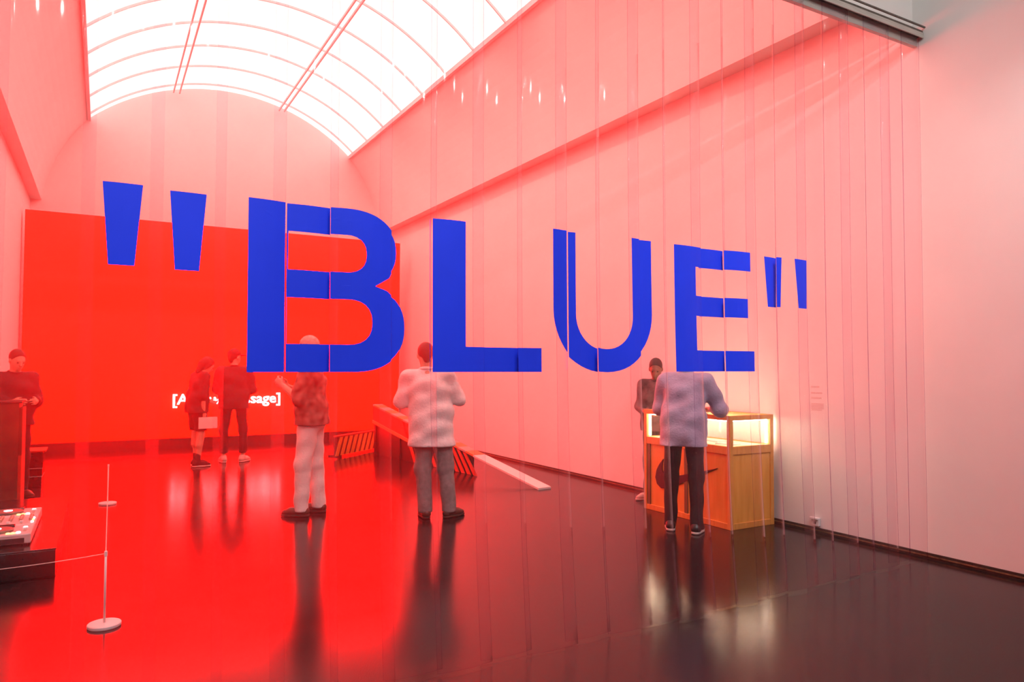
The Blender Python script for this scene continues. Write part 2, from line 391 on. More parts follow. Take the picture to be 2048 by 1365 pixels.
EDG = [-1.10, -0.85, -0.595, -0.34, -0.04, 0.21, 0.465, 0.718, 0.972, 1.228, 1.482, 1.738, 1.993, 2.262, 2.52, 2.783, 3.025, 3.288, 3.532, 3.78, 4.025, 4.29, 4.54, 4.78, 5.015, 5.275, 5.49, 5.675]
OV = 0.048
FIRST = 4   # index in EDG of the strip whose right edge is -0.04 (layer: back)
# letters as outlines in (x, z)
def arc(cx, cz, rx, rz, a0, a1, n=14): return [(cx + rx * math.cos(math.radians(a0 + (a1 - a0) * k / n)), cz + rz * math.sin(math.radians(a0 + (a1 - a0) * k / n))) for k in range(n + 1)]
LET = []
zt, zb, zm = 2.252, 1.472, 1.911
LET.append(('quote', [[(-0.014, zt), (0.133, zt), (0.107, zm), (0.011, zm)]]))
LET.append(('quote', [[(0.238, zt), (0.384, zt), (0.358, zm), (0.261, zm)]]))
def sup(cx, cz, rx, rz, a0, a1, n=16, e=2.3):
    r = []
    for k in range(n + 1):
        a = math.radians(a0 + (a1 - a0) * k / n); c, s = math.cos(a), math.sin(a)
        r.append((cx + rx * math.copysign(abs(c) ** (2 / e), c), cz + rz * math.copysign(abs(s) ** (2 / e), s)))
    return r
B_out = [(0.552, zb), (0.552, zt)] + [(0.99, zt)] + sup(0.99, 2.062, 0.271, 0.19, 84, -20) + [(1.215, 1.93), (1.142, 1.887), (1.205, 1.868)] + sup(1.03, 1.690, 0.274, 0.218, 36, -86, 20)
B_c1 = [(0.735, 2.124), (0.735, 1.946)] + [(1.0, 1.946)] + sup(1.0, 2.035, 0.096, 0.089, -80, 80, 10) + [(1.0, 2.124)]
B_c2 = [(0.731, 1.816), (0.731, 1.602)] + [(1.01, 1.602)] + sup(1.01, 1.709, 0.116, 0.107, -80, 80, 10) + [(1.01, 1.816)]
LET.append(('B', [B_out, B_c1, B_c2]))
LET.append(('L', [[(1.443, zt), (1.624, zt), (1.624, 1.602), (2.081, 1.602), (2.081, zb), (1.443, zb)]]))
U = [(2.161, 2.268)] + arc(2.5275, 1.82, 0.3665, 0.35, 180, 360, 28) + [(2.894, 2.268), (2.719, 2.268)] + arc(2.5285, 1.80, 0.191, 0.197, 360, 180, 22) + [(2.338, 2.268)]
LET.append(('U', [U]))
LET.append(('E', [[(3.047, 2.258), (3.709, 2.258), (3.709, 2.132), (3.230, 2.132), (3.230, 1.949), (3.677, 1.949), (3.677, 1.823), (3.230, 1.823), (3.230, 1.606), (3.734, 1.606), (3.734, 1.474), (3.047, 1.474)]]))
LET.append(('quote', [[(3.881, zt), (4.023, zt), (4.008, zm), (3.910, zm)]]))
LET.append(('quote', [[(4.144, zt), (4.289, zt), (4.279, zm), (4.180, zm)]]))
TRI = []
for nm, loops in LET:
    vl = [[Vector((x, z, 0)) for x, z in lp] for lp in loops]
    flat = [p for lp in vl for p in lp]
    for t in tessellate_polygon(vl): TRI.append((nm, [(flat[i].x, flat[i].y) for i in t]))
def clip(poly, ax, val, keep_greater):
    out = []
    for i in range(len(poly)):
        a, b = poly[i], poly[(i + 1) % len(poly)]
        ia = (a[ax] >= val) if keep_greater else (a[ax] <= val); ib = (b[ax] >= val) if keep_greater else (b[ax] <= val)
        if ia: out.append(a)
        if ia != ib:
            t = (val - a[ax]) / (b[ax] - a[ax]); out.append((a[0] + t * (b[0] - a[0]), a[1] + t * (b[1] - a[1])))
    return out
ORD = ['first', 'second', 'third', 'fourth', 'fifth', 'sixth', 'seventh', 'eighth', 'ninth', 'tenth', 'eleventh', 'twelfth', 'thirteenth', 'fourteenth', 'fifteenth', 'sixteenth', 'seventeenth', 'eighteenth', 'nineteenth', 'twentieth', 'twenty-first', 'twenty-second', 'twenty-third', 'twenty-fourth', 'twenty-fifth', 'twenty-sixth', 'twenty-seventh', 'twenty-eighth']
GAP = {0.718: 0.002, 0.972: 0.004, 1.482: 0.004, 2.262: 0.001, 2.52: 0.006, 3.532: 0.016}
NU, NV = 6, 40
rs = random.Random(3)
NS = len(EDG) - 1
for i in range(1, len(EDG)):
    front = (i - FIRST) % 2 == 1
    x0, x1 = EDG[i - 1] - OV, EDG[i]
    yl = YC + (-0.018 if front else 0.018)
    bow = rs.uniform(0.013, 0.019)
    tilt = rs.uniform(-0.004, 0.004); ph = rs.uniform(0, 6.28); sw = rs.uniform(-0.006, 0.006)
    near = max(0.0, min(1.0, (5.7 - x1) / 2.4))          # strips by the wall hang straighter
    foot = -0.115 * near; z_end = rs.uniform(0.004, 0.018)
    twist = {}.get(i, 0.0)
    lean = 0.0
    if x1 > 5.0: lean = 0.0
    def fmap(x, z, off=0.0, x0=x0, x1=x1, yl=yl, bow=bow, tilt=tilt, ph=ph, sw=sw, foot=foot, twist=twist):
        u = (x - x0) / (x1 - x0); t = (ZT - z) / ZT
        y = yl - bow * 4 * u * (1 - u) + tilt * (u - 0.5) * 2 + foot * t ** 4 + twist * (u - 0.5) * t ** 3 * 1.6
        y += 0.004 * math.sin(2.2 * z + ph) * t
        return (x + sw * t * t * (0.4 if 0 else 1) * (1 if t > 0.7 else 0.3), y + off, z)
    us = [x0 + (x1 - x0) * k / NU for k in range(NU + 1)]
    zs = [z_end + (ZT - z_end) * k / NV for k in range(NV + 1)]
    T = 0.0030
    V, Fc, mi = [], [], []
    for off in (-T / 2, T / 2):
        for z in zs:
            for x in us: V.append(fmap(x, z, off))
    n1 = (NU + 1) * (NV + 1); idx = lambda s, a, b: s * n1 + a * (NU + 1) + b
    for a in range(NV):
        for b in range(NU):
            Fc.append((idx(0, a, b), idx(0, a, b + 1), idx(0, a + 1, b + 1), idx(0, a + 1, b))); mi.append(0)
            Fc.append((idx(1, a, b), idx(1, a + 1, b), idx(1, a + 1, b + 1), idx(1, a, b + 1))); mi.append(2)
        Fc.append((idx(0, a, 0), idx(0, a + 1, 0), idx(1, a + 1, 0), idx(1, a, 0))); mi.append(1)
        Fc.append((idx(0, a, NU), idx(1, a, NU), idx(1, a + 1, NU), idx(0, a + 1, NU))); mi.append(1)
    for b in range(NU):
        Fc.append((idx(0, 0, b), idx(1, 0, b), idx(1, 0, b + 1), idx(0, 0, b + 1))); mi.append(1)
        Fc.append((idx(0, NV, b), idx(0, NV, b + 1), idx(1, NV, b + 1), idx(1, NV, b))); mi.append(1)
    st = pyd('curtain_strip', V, Fc, None, None, True)
    st.data.materials.append(M['vinyl']); st.data.materials.append(M['vinyl_edge']); st.data.materials.append(M['vinyl_back'])
    st.data.polygons.foreach_set('material_index', mi)
    st.data.polygons.foreach_set('use_smooth', [q != 1 for q in mi])
    # visible cell of this strip: front strips own both overlaps, back strips only what lies between
    c0, c1 = (x0 + 0.001, x1 - 0.001) if front else (EDG[i - 1] + (GAP[EDG[i - 1]] + 0.0106 * EDG[i - 1] if EDG[i - 1] in GAP else 0.0), x1 - OV - GAP.get(EDG[i], -0.004) + 0.0106 * x1)
    if front: c0 = EDG[i - 1] - OV + 0.001
    cells = [max(c0, min(c1, q)) for q in us]; cells[0] = c0; cells[-1] = c1
    cells = sorted(set(cells))
    byl = {}
    for nm, tri in TRI:
        if max(p[0] for p in tri) <= c0 or min(p[0] for p in tri) >= c1: continue
        for a, b in zip(cells, cells[1:]):
            p = clip(tri, 0, a, True); p = clip(p, 0, b, False) if len(p) > 2 else []
            if len(p) < 3: continue
            for za, zb_ in zip(zs, zs[1:]):
                q = clip(p, 1, za, True); q = clip(q, 1, zb_, False) if len(q) > 2 else []
                if len(q) > 2:
                    D = byl.setdefault(nm, ([], [])); base = len(D[0])
                    dz = 0.0
                    D[0].extend(fmap(x, z + dz, -T / 2 - 0.0015) for x, z in q); D[1].append(tuple(range(base, base + len(q))))
    names = {'quote': 'quotation mark'}
    for nm, (v, f) in byl.items():
        me = bpy.data.meshes.new('printed_letter'); me.from_pydata(v, [], f)
        bm = bmesh.new(); bm.from_mesh(me); bmesh.ops.remove_doubles(bm, verts=bm.verts, dist=1e-5); bm.to_mesh(me); bm.free()
        bm = bmesh.new(); bm.from_mesh(me); todo = set(bm.faces); islands = []
        while todo:
            seed_ = todo.pop(); isl = [seed_]; stack = [seed_]
            while stack:
                fc_ = stack.pop()
                for vv in fc_.verts:
                    for nf in vv.link_faces:
                        if nf in todo: todo.discard(nf); isl.append(nf); stack.append(nf)
            islands.append([[tuple(vv.co) for vv in fc_.verts] for fc_ in isl])
        bm.free(); bpy.data.meshes.remove(me)
        for isl in islands:
            v2, f2 = [], []
            for poly in isl: f2.append(tuple(range(len(v2), len(v2) + len(poly)))); v2.extend(poly)
            lo = pyd('printed_letter', v2, f2, 'blue', st)
            bm = bmesh.new(); bm.from_mesh(lo.data); bmesh.ops.remove_doubles(bm, verts=bm.verts, dist=1e-5); bm.to_mesh(lo.data); bm.free()
            lo['label'] = 'piece of blue ' + (names.get(nm) or 'letter ' + nm)
    k = len(EDG) - 1 - i
    onit = [('a quotation mark' if nm == 'quote' else 'part of letter ' + nm) for nm in byl]
    onit = onit if len(onit) < 2 else [onit[0].replace('part of ', '') , onit[1].replace('part of ', '')]
    lab = 'clear vinyl curtain strip, ' + ORD[k] + ' from the right wall' + (', printed with ' + ' and '.join(onit) if onit else '')
    tag(st, lab, 'curtain strip', 'hanging strips of the clear curtain')

# ------------------------------------------------------------------ lit display case
case = tag(empty('display_case', (5.34, 5.44, 0)), 'oak framed glass display case lit from inside, standing against the right wall', 'display case')
CXa, CXb, CYa, CYb, CH = 5.05 - 5.34, 5.63 - 5.34, 4.83 - 5.44, 6.05 - 5.44, 1.05
PT = 0.042
for sx, x in ((0, CXa), (1, CXb - PT)):
    for sy_, y in ((0, CYa), (1, CYb - PT)):
        box('corner_post', 'oak', x, x + PT, y, y + PT, 0.0, CH, case, 0.003)
def rails(z0, z1, name):
    box(name, 'oak', CXa + 0.002, CXa + PT - 0.002, CYa + PT, CYb - PT, z0, z1, case, 0.003)
    box(name, 'oak', CXb - PT + 0.002, CXb - 0.002, CYa + PT, CYb - PT, z0, z1, case, 0.003)
    box(name, 'oak', CXa + PT, CXb - PT, CYa + 0.002, CYa + PT - 0.002, z0, z1, case, 0.003)
    box(name, 'oak', CXa + PT, CXb - PT, CYb - PT + 0.002, CYb - 0.002, z0, z1, case, 0.003)
rails(0.0, 0.055, 'bottom_rail'); rails(0.69, 0.765, 'middle_rail'); rails(CH - 0.045, CH, 'top_rail')
pl = box('side_panel', 'ply', CXa + 0.016, CXa + 0.028, CYa + PT, CYb - PT, 0.055, 0.69, case)
box('side_panel', 'ply', CXb - 0.028, CXb - 0.016, CYa + PT, CYb - PT, 0.055, 0.69, case)
box('side_panel', 'ply', CXa + PT, CXb - PT, CYa + 0.016, CYa + 0.028, 0.055, 0.69, case)
box('side_panel', 'ply', CXa + PT, CXb - PT, CYb - 0.028, CYb - 0.016, 0.055, 0.69, case)
for y in (CYb - PT - 0.05, -0.04):
    box('batten', 'ply_dark', CXa + 0.006, CXa + 0.017, y, y + 0.045, 0.055, 0.69, case)
box('deck', 'cream', CXa + PT * 0.5, CXb - PT * 0.5, CYa + PT * 0.5, CYb - PT * 0.5, 0.735, 0.757, case)
gz0, gz1 = 0.765, CH - 0.045
box('glass_pane', 'glass', CXa + 0.018, CXa + 0.024, CYa + PT, CYb - PT, gz0, gz1, case)
box('glass_pane', 'glass', CXb - 0.024, CXb - 0.018, CYa + PT, CYb - PT, gz0, gz1, case)
box('glass_pane', 'glass', CXa + PT, CXb - PT, CYa + 0.018, CYa + 0.024, gz0, gz1, case)
box('glass_pane', 'glass', CXa + PT, CXb - PT, CYb - 0.024, CYb - 0.018, gz0, gz1, case)
box('glass_lid', 'glass', CXa + PT, CXb - PT, CYa + PT, CYb - PT, CH - 0.014, CH - 0.008, case)
for x, y in ((CXa + PT, CYa + PT), (CXa + PT, CYb - PT - 0.014), (CXb - PT - 0.014, CYa + PT), (CXb - PT - 0.014, CYb - PT - 0.014)):
    box('led_strip', 'led', x, x + 0.014, y, y + 0.014, 0.775, CH - 0.05, case)
for x in (CXa + PT, CXb - PT - 0.012): box('led_strip', 'led', x, x + 0.012, CYa + PT + 0.02, CYb - PT - 0.02, CH - 0.056, CH - 0.046, case)
for y in (CYa + PT, CYb - PT - 0.012): box('led_strip', 'led', CXa + PT + 0.02, CXb - PT - 0.02, y, y + 0.012, CH - 0.056, CH - 0.046, case)
# exhibits: small booklets and a folded card lying on the deck
for x, y, a, lbl in ((-0.08, -0.38, 0.2, 'small cream booklet lying in the lit case, nearest the viewer'), (0.04, -0.12, -0.15, 'pale booklet in the middle of the lit display case'), (-0.02, 0.2, 0.1, 'folded card lying at the far end of the lit display case')):
    e = tag(empty('booklet', (5.34 + x, 5.44 + y, 0.757), a), lbl, 'booklet', 'booklets in the display case')
    box('cover', 'cream', -0.07, 0.07, -0.10, 0.10, 0.0, 0.004, e); box('page_block', 'paper', -0.066, 0.068, -0.096, 0.096, 0.004, 0.012, e)
# curved tick emblem on the long front
SW = [(5.755, 0.551), (5.815, 0.490), (5.857, 0.425), (5.876, 0.351), (5.850, 0.285), (5.785, 0.247), (5.70, 0.256), (5.60, 0.292), (5.45, 0.356), (5.30, 0.422), (5.00, 0.550), (5.20, 0.494), (5.345, 0.458), (5.489, 0.420), (5.60, 0.394), (5.68, 0.383), (5.735, 0.392), (5.768, 0.430), (5.772, 0.480)]
tris = tessellate_polygon([[Vector((y, z, 0)) for y, z in SW]])
nS = len(SW)
v = [(CXa + 0.0155, y - 5.44, z) for y, z in SW] + [(CXa + 0.0045, y - 5.44, z) for y, z in SW]
f = [tuple(t) for t in tris] + [tuple(nS + q for q in t[::-1]) for t in tris] + [(q, (q + 1) % nS, nS + (q + 1) % nS, nS + q) for q in range(nS)]
em = pyd('printed_emblem', v, f, 'emblem', case); em['label'] = 'large black curved tick emblem'
bm = bmesh.new(); bm.from_mesh(em.data); bmesh.ops.recalc_face_normals(bm, faces=bm.faces); bm.to_mesh(em.data); bm.free()

# ------------------------------------------------------------------ wall text and socket on the right wall
wt = tag(empty('wall_text', (XR, 4.39, 1.23)), 'faint lines of grey wall text printed on the right wall beside the case', 'wall text')
def wline(z, y0, y1, h): box('text_line', 'print_grey', -0.0015, 0.0, y0 - 4.39, y1 - 4.39, z - 1.23, z - 1.23 + h, wt)
for z, l in ((1.318, 0.09), (1.262, 0.12), (1.218, 0.11)): wline(z, 4.455 - l, 4.455, 0.014)
for q in range(5): wline(1.165 - q * 0.014, 4.455 - 0.135 + 0.02 * (q == 4), 4.455, 0.008)
so = tag(empty('wall_socket', (XR, 4.41, 0.09)), 'small white electrical box low on the right wall beside the case', 'socket')
box('back_box', 'socket', -0.03, 0, -0.04, 0.04, -0.03, 0.045, so, 0.006); box('hood', 'socket', -0.05, -0.028, -0.042, 0.042, 0.03, 0.05, so, 0.005)
box('slot', 'matt_black', -0.032, -0.029, -0.012, 0.012, -0.012, 0.012, so)

# ------------------------------------------------------------------ rope barrier posts
def stanchion(x, y, label):
    r = tag(empty('barrier_post', (x, y, 0)), label, 'barrier post', 'low white barrier posts')
    lathe('base', 'white_metal', [(0.086, 0.0), (0.088, 0.004), (0.088, 0.016), (0.084, 0.020), (0.012, 0.022)], (0, 0, 0), r)
    tube('rod', 'white_metal', [(0, 0, 0.02), (0, 0, 0.42)], 0.0065, r, 12)
    lathe('tip', 'white_metal', [(0.009, 0.40), (0.009, 0.425), (0.005, 0.43)], (0, 0, 0), r, 12)
stanchion(0.04, 4.82, 'low white barrier post with disc base, nearest, by the black plinth')
stanchion(0.08, 9.00, 'low white barrier post with disc base, farther back on the red floor')
stanchion(-1.0, 4.79, 'low white barrier post with disc base by the left wall')
def cord(a, b, label):
    a, b = Vector(a), Vector(b); pts = [a.lerp(b, t / 8) - Vector((0, 0, 0.02 * (1 - (t / 4 - 1) ** 2))) for t in range(9)]
    tag(tube('thin_rope', 'cord', pts, 0.0022, None, 6), label, 'barrier cord', 'thin cords between the barrier posts')
cord((0.04, 4.82, 0.414), (-1.0, 4.79, 0.414), 'thin pale cord running left from the nearest barrier post')
cord((0.04, 4.82, 0.414), (0.08, 9.0, 0.414), 'thin pale cord running back between the two barrier posts')

# ------------------------------------------------------------------ black plinth with DJ decks, cabinet and case behind
pn = tag(empty('plinth', (-0.72, 7.3, 0)), 'low glossy black plinth on the left under the music decks', 'plinth')
box('body', 'black', -0.48, 0.46, -1.23, 1.10, 0.012, 0.20, pn, 0.004); box('plinth_foot', 'matt_black', -0.46, 0.44, -1.20, 1.08, 0.0, 0.012, pn)
box('top_sheet', 'black', -0.485, 0.465, -1.235, 1.105, 0.20, 0.212, pn, 0.002)
def deck(y, kind, label):
    r = tag(empty('music_deck', (-0.62, y, 0.212)), label, 'music deck', 'music decks on the black plinth')
    box('casing', 'clear_case', -0.20, 0.20, -0.17, 0.17, 0.012, 0.085, r, 0.010)
    box('front_lip', 'matt_black', -0.19, 0.16, -0.174, -0.168, 0.02, 0.055, r)
    for fx in (-0.16, 0.16):
        for fy in (-0.13, 0.13): lathe('rubber_foot', 'matt_black', [(0.02, 0), (0.018, 0.014)], (fx, fy, 0), r, 12)
    if kind == 'player':
        lathe('jog_wheel', 'steel_dark', [(0.105, 0.084), (0.105, 0.098), (0.098, 0.104), (0.03, 0.104)], (-0.02, -0.02, 0), r, 32)
        lathe('wheel_ring', 'led_white', [(0.030, 0.1035), (0.030, 0.107), (0.022, 0.108)], (-0.02, -0.02, 0), r, 24)
        sc = box('screen', 'phone', -0.10, 0.08, 0.10, 0.16, 0.085, 0.10, r, 0.003)
        for px, py, mt in ((0.12, -0.12, 'led_white'), (0.15, 0.06, 'led_white'), (-0.14, -0.13, 'led_white'), (0.06, -0.14, 'led_amber'), (0.09, -0.14, 'led_amber'), (-0.16, -0.09, 'led_blue')):
            lathe('lit_button', mt, [(0.014, 0.083), (0.014, 0.092), (0.010, 0.094)], (px, py, 0), r, 14)
        box('pitch_slider', 'knob', 0.145, 0.165, -0.08, 0.02, 0.085, 0.089, r); box('slider_cap', 'white_metal', 0.140, 0.170, -0.04, -0.02, 0.088, 0.102, r, 0.002)
    else:
        for ix in range(6):
            for iy in range(4):
                lathe('knob', 'knob', [(0.013, 0.084), (0.012, 0.105), (0.009, 0.108)], (-0.165 + ix * 0.065, -0.03 + iy * 0.052, 0), r, 12)
        for ix in range(4):
            box('fader', 'knob', -0.155 + ix * 0.085, -0.140 + ix * 0.085, -0.15, -0.07, 0.085, 0.088, r); box('fader_cap', 'white_metal', -0.160 + ix * 0.085, -0.135 + ix * 0.085, -0.12, -0.105, 0.087, 0.103, r, 0.002)
        for ix in range(3): lathe('lit_button', 'led_amber' if ix == 1 else 'led_white', [(0.010, 0.083), (0.010, 0.092), (0.007, 0.094)], (0.175, -0.11 + ix * 0.08, 0), r, 12)
deck(6.42, 'player', 'frosted music player with lit buttons at the front edge of the plinth')
deck(6.80, 'mixer', 'frosted mixer with rows of metal knobs between the two players')
deck(7.18, 'player', 'frosted music player with lit buttons at the back of the plinth')

cb = tag(empty('speaker_cabinet', (-0.96, 9.3, 0)), 'tall mottled brown cabinet behind the decks at the left edge', 'cabinet')
box('body', 'cabinet', -0.24, 0.21, -0.12, 0.30, 0.03, 1.10, cb, 0.006); box('top_board', 'matt_black', -0.245, 0.235, -0.13, 0.31, 1.10, 1.12, cb, 0.004)
box('side_board', 'stripe_or_lit_red', 0.21, 0.24, -0.10, 0.30, 0.03, 0.55, cb); box('side_board', 'cabinet', 0.21, 0.24, -0.10, 0.30, 0.55, 1.05, cb); box('foot_board', 'matt_black', -0.22, 0.20, -0.10, 0.28, 0, 0.03, cb)
fc = tag(empty('flight_case', (-0.85, 10.75, 0)), 'black stacked flight case with thin bright trim behind the brown cabinet', 'flight case')
for z0, z1, w2 in ((0.0, 0.14, 0.235), (0.146, 0.24, 0.24), (0.246, 0.44, 0.245)):
    box('case_section', 'black', -0.3, w2, -0.2, 0.2, z0, z1, fc, 0.006)
for z in (0.14, 0.24): box('trim_strip', 'steel', -0.3, 0.238, -0.203, 0.203, z, z + 0.006, fc)
box('lid', 'stripe_or_lit_red', -0.3, 0.27, -0.21, 0.21, 0.44, 0.46, fc, 0.004)  # red light falling on the top is put into the lid's colour

# ------------------------------------------------------------------ striped ramp and barrier
ramp = tag(empty('striped_ramp', (4.75, 7.56, 0)), 'long narrow pale ramp board rising from the floor over striped sides', 'ramp sculpture')
R0, R1 = Vector((0, 0, 0.0)), Vector((-0.61, 4.44, 0.82))
axis = (R1 - R0); hd = Vector((axis.x, axis.y, 0)).normalized(); sd = Vector((hd.y, -hd.x, 0))     # sd points right
def board(name, mt, t0, t1, w0, w1, th, dz=0.0, parent=None):
    a, b_ = R0 + axis * t0 + Vector((0, 0, dz)), R0 + axis * t1 + Vector((0, 0, dz)); U3 = Vector((0, 0, th))
    v = [a + sd * w0, a + sd * w1, b_ + sd * w1, b_ + sd * w0]; v += [p + U3 for p in v]
    bm = bmesh.new(); vs = [bm.verts.new(p) for p in v]
    for q in ((0, 1, 2, 3), (4, 5, 6, 7), (0, 1, 5, 4), (1, 2, 6, 5), (2, 3, 7, 6), (3, 0, 4, 7)): bm.faces.new([vs[k] for k in q])
    return obj(name, bm, mt, parent)
board('ramp_board', 'ramp_white', 0.0, 0.315, -0.10, 0.10, 0.022, 0, ramp)
tt = 0.315; q = 0
while tt < 1.0:
    board('board_segment', 'ramp_orange' if q % 2 == 0 else 'ramp_grey', tt, min(1.0, tt + 0.045), -0.09, 0.09, 0.026, 0, ramp); tt += 0.045; q += 1
board('lower_rail', 'ramp_orange', 0.72, 1.0, -0.10, -0.07, 0.05, -0.29, ramp)
def quad_prism(name, mt, pts, off, parent):
    v = [Vector(p) for p in pts] + [Vector(p) + off for p in pts]; n = len(pts)
    bm = bmesh.new(); vs = [bm.verts.new(p) for p in v]
    bm.faces.new(vs[:n]); bm.faces.new(vs[n:])
    for k in range(n): bm.faces.new((vs[k], vs[(k + 1) % n], vs[n + (k + 1) % n], vs[n + k]))
    return obj(name, bm, mt, parent)
def top_z(t): return axis.z * t
# slats under the board
side = -sd * 0.085
TS0, TS1, NSL = 0.30, 0.70, 12
for kx in range(NSL):
    t = TS0 + (TS1 - TS0) * kx / NSL; wt_ = (TS1 - TS0) / NSL * 0.56
    a = Vector((axis.x * t, axis.y * t, 0.004)); b_ = Vector((axis.x * (t + wt_), axis.y * (t + wt_), 0.004))
    sh = 0.075 * (0.5 + t)
    c = Vector((axis.x * (t + wt_ + sh), axis.y * (t + wt_ + sh), 0)); c.z = max(0.03, top_z(min(1, t + wt_ + sh)) - 0.012)
    d = Vector((axis.x * (t + sh), axis.y * (t + sh), 0)); d.z = max(0.03, top_z(min(1, t + sh)) - 0.012)
    quad_prism('slat', 'stripe_or_lit_red', [a + side, b_ + side, c + side, d + side], sd * 0.015, ramp)
a = Vector((axis.x * 0.33, axis.y * 0.33, 0.0)); b_ = Vector((axis.x, axis.y, 0.0))
quad_prism('backing_board', 'stripe_dark', [a - sd * 0.06, b_ - sd * 0.06, Vector((b_.x, b_.y, 0.79)) - sd * 0.06, Vector((a.x, a.y, top_z(0.33) - 0.01)) - sd * 0.06], sd * 0.02, ramp)

quad_prism('face_panel', 'stripe_or_lit_red', [R0 + axis * 0.70 + Vector((0, 0, -0.25)) + side, R1 + Vector((0, 0, -0.25)) + side, R1 + side, R0 + axis * 0.70 + side], sd * 0.012, ramp)
for t in (0.80, 0.99):
    p = R0 + axis * t + side; quad_prism('support_leg', 'stripe_dark', [Vector((p.x, p.y, 0)), Vector((p.x, p.y, 0)) - hd * 0.06, p - hd * 0.06 - Vector((0, 0, 0.28)), p - Vector((0, 0, 0.28))], sd * 0.05, ramp)

bar = tag(empty('striped_barrier', (3.33, 11.72, 0)), 'low barrier board with amber and dark diagonal stripes behind the visitors', 'barrier')
B0, B1 = Vector((0, 0, 0)), Vector((1.60, 1.38, 0)); bd = (B1 - B0).normalized(); bn = Vector((bd.y, -bd.x, 0))
quad_prism('backing_board', 'stripe_dark', [B0 + Vector((0, 0, 0.03)), B1 + Vector((0, 0, 0.03)), B1 + Vector((0, 0, 0.34)), B0 + Vector((0, 0, 0.34))], -bn * 0.03, bar)
ln = (B1 - B0).length; ns_ = 13
for kx in range(ns_):
    s0 = (ln - 0.12) * kx / ns_; wdt = (ln / ns_) * 0.5
    lo = B0 + bd * s0 + Vector((0, 0, 0.03)); sh = 0.13
    quad_prism('slat', 'stripe_orange', [lo, lo + bd * wdt, lo + bd * min(ln - s0, wdt + sh) + Vector((0, 0, 0.30)), lo + bd * min(ln - s0, sh) + Vector((0, 0, 0.30))], bn * 0.015, bar)
quad_prism('top_cap', 'stripe_or_lit_red', [B0 + Vector((0, 0, 0.34)) + bn * 0.02, B1 + Vector((0, 0, 0.34)) + bn * 0.02, B1 + Vector((0, 0, 0.36)) + bn * 0.02, B0 + Vector((0, 0, 0.36)) + bn * 0.02], -bn * 0.06, bar)
for t in (0.08, 0.92):
    p = B0.lerp(B1, t); quad_prism('foot', 'stripe_dark', [p - bd * 0.04, p + bd * 0.04, p + bd * 0.04 + Vector((0, 0, 0.03)), p - bd * 0.04 + Vector((0, 0, 0.03))], -bn * 0.22, bar)
#PEOPLE
# ------------------------------------------------------------------ people: smooth bodies meshed from distance fields
def surface_nets(F, org, h):
    S_ = F < 0
    nx, ny, nz = F.shape
    cnt = np.zeros((nx - 1, ny - 1, nz - 1), np.int32); acc = np.zeros((nx - 1, ny - 1, nz - 1, 3), np.float32)
    for ax in range(3):
        sl0 = [slice(None)] * 3; sl1 = [slice(None)] * 3; sl0[ax] = slice(0, -1); sl1[ax] = slice(1, None)
        a, b = F[tuple(sl0)], F[tuple(sl1)]; cr = (a < 0) != (b < 0)
        i = np.argwhere(cr)
        if not len(i): continue
        t = a[cr] / (a[cr] - b[cr]); p = i.astype(np.float32); p[:, ax] += t
        o1, o2 = [k for k in range(3) if k != ax]
        for d1 in (0, 1):
            for d2 in (0, 1):
                c = i.copy(); c[:, o1] -= d1; c[:, o2] -= d2
                ok = (c >= 0).all(1) & (c[:, 0] < nx - 1) & (c[:, 1] < ny - 1) & (c[:, 2] < nz - 1)
                cc = c[ok]; cnt[cc[:, 0], cc[:, 1], cc[:, 2]] += 1
                np.add.at(acc, (cc[:, 0], cc[:, 1], cc[:, 2]), p[ok])
    has = cnt > 0; ids = np.full(cnt.shape, -1, np.int64); ids[has] = np.arange(has.sum())
    V = acc[has] / cnt[has][:, None] * h + org
    faces = []
    for ax in range(3):
        o1, o2 = [(1, 2), (2, 0), (0, 1)][ax]
        sl0 = [slice(None)] * 3; sl1 = [slice(None)] * 3; sl0[ax] = slice(0, -1); sl1[ax] = slice(1, None)
        a, b = F[tuple(sl0)], F[tuple(sl1)]
        i = np.argwhere((a < 0) != (b < 0)); i = i[(i[:, o1] > 0) & (i[:, o2] > 0) & (i[:, o1] < F.shape[o1] - 1) & (i[:, o2] < F.shape[o2] - 1)]
        neg = a[i[:, 0], i[:, 1], i[:, 2]] < 0
        q = []
        for d1, d2 in ((1, 1), (0, 1), (0, 0), (1, 0)):
            c = i.copy(); c[:, o1] -= d1; c[:, o2] -= d2; q.append(ids[c[:, 0], c[:, 1], c[:, 2]])
        q = np.stack(q, 1); q[~neg] = q[~neg][:, ::-1]; q = q[(q >= 0).all(1)]
        faces.append(q)
    return V, np.concatenate(faces)

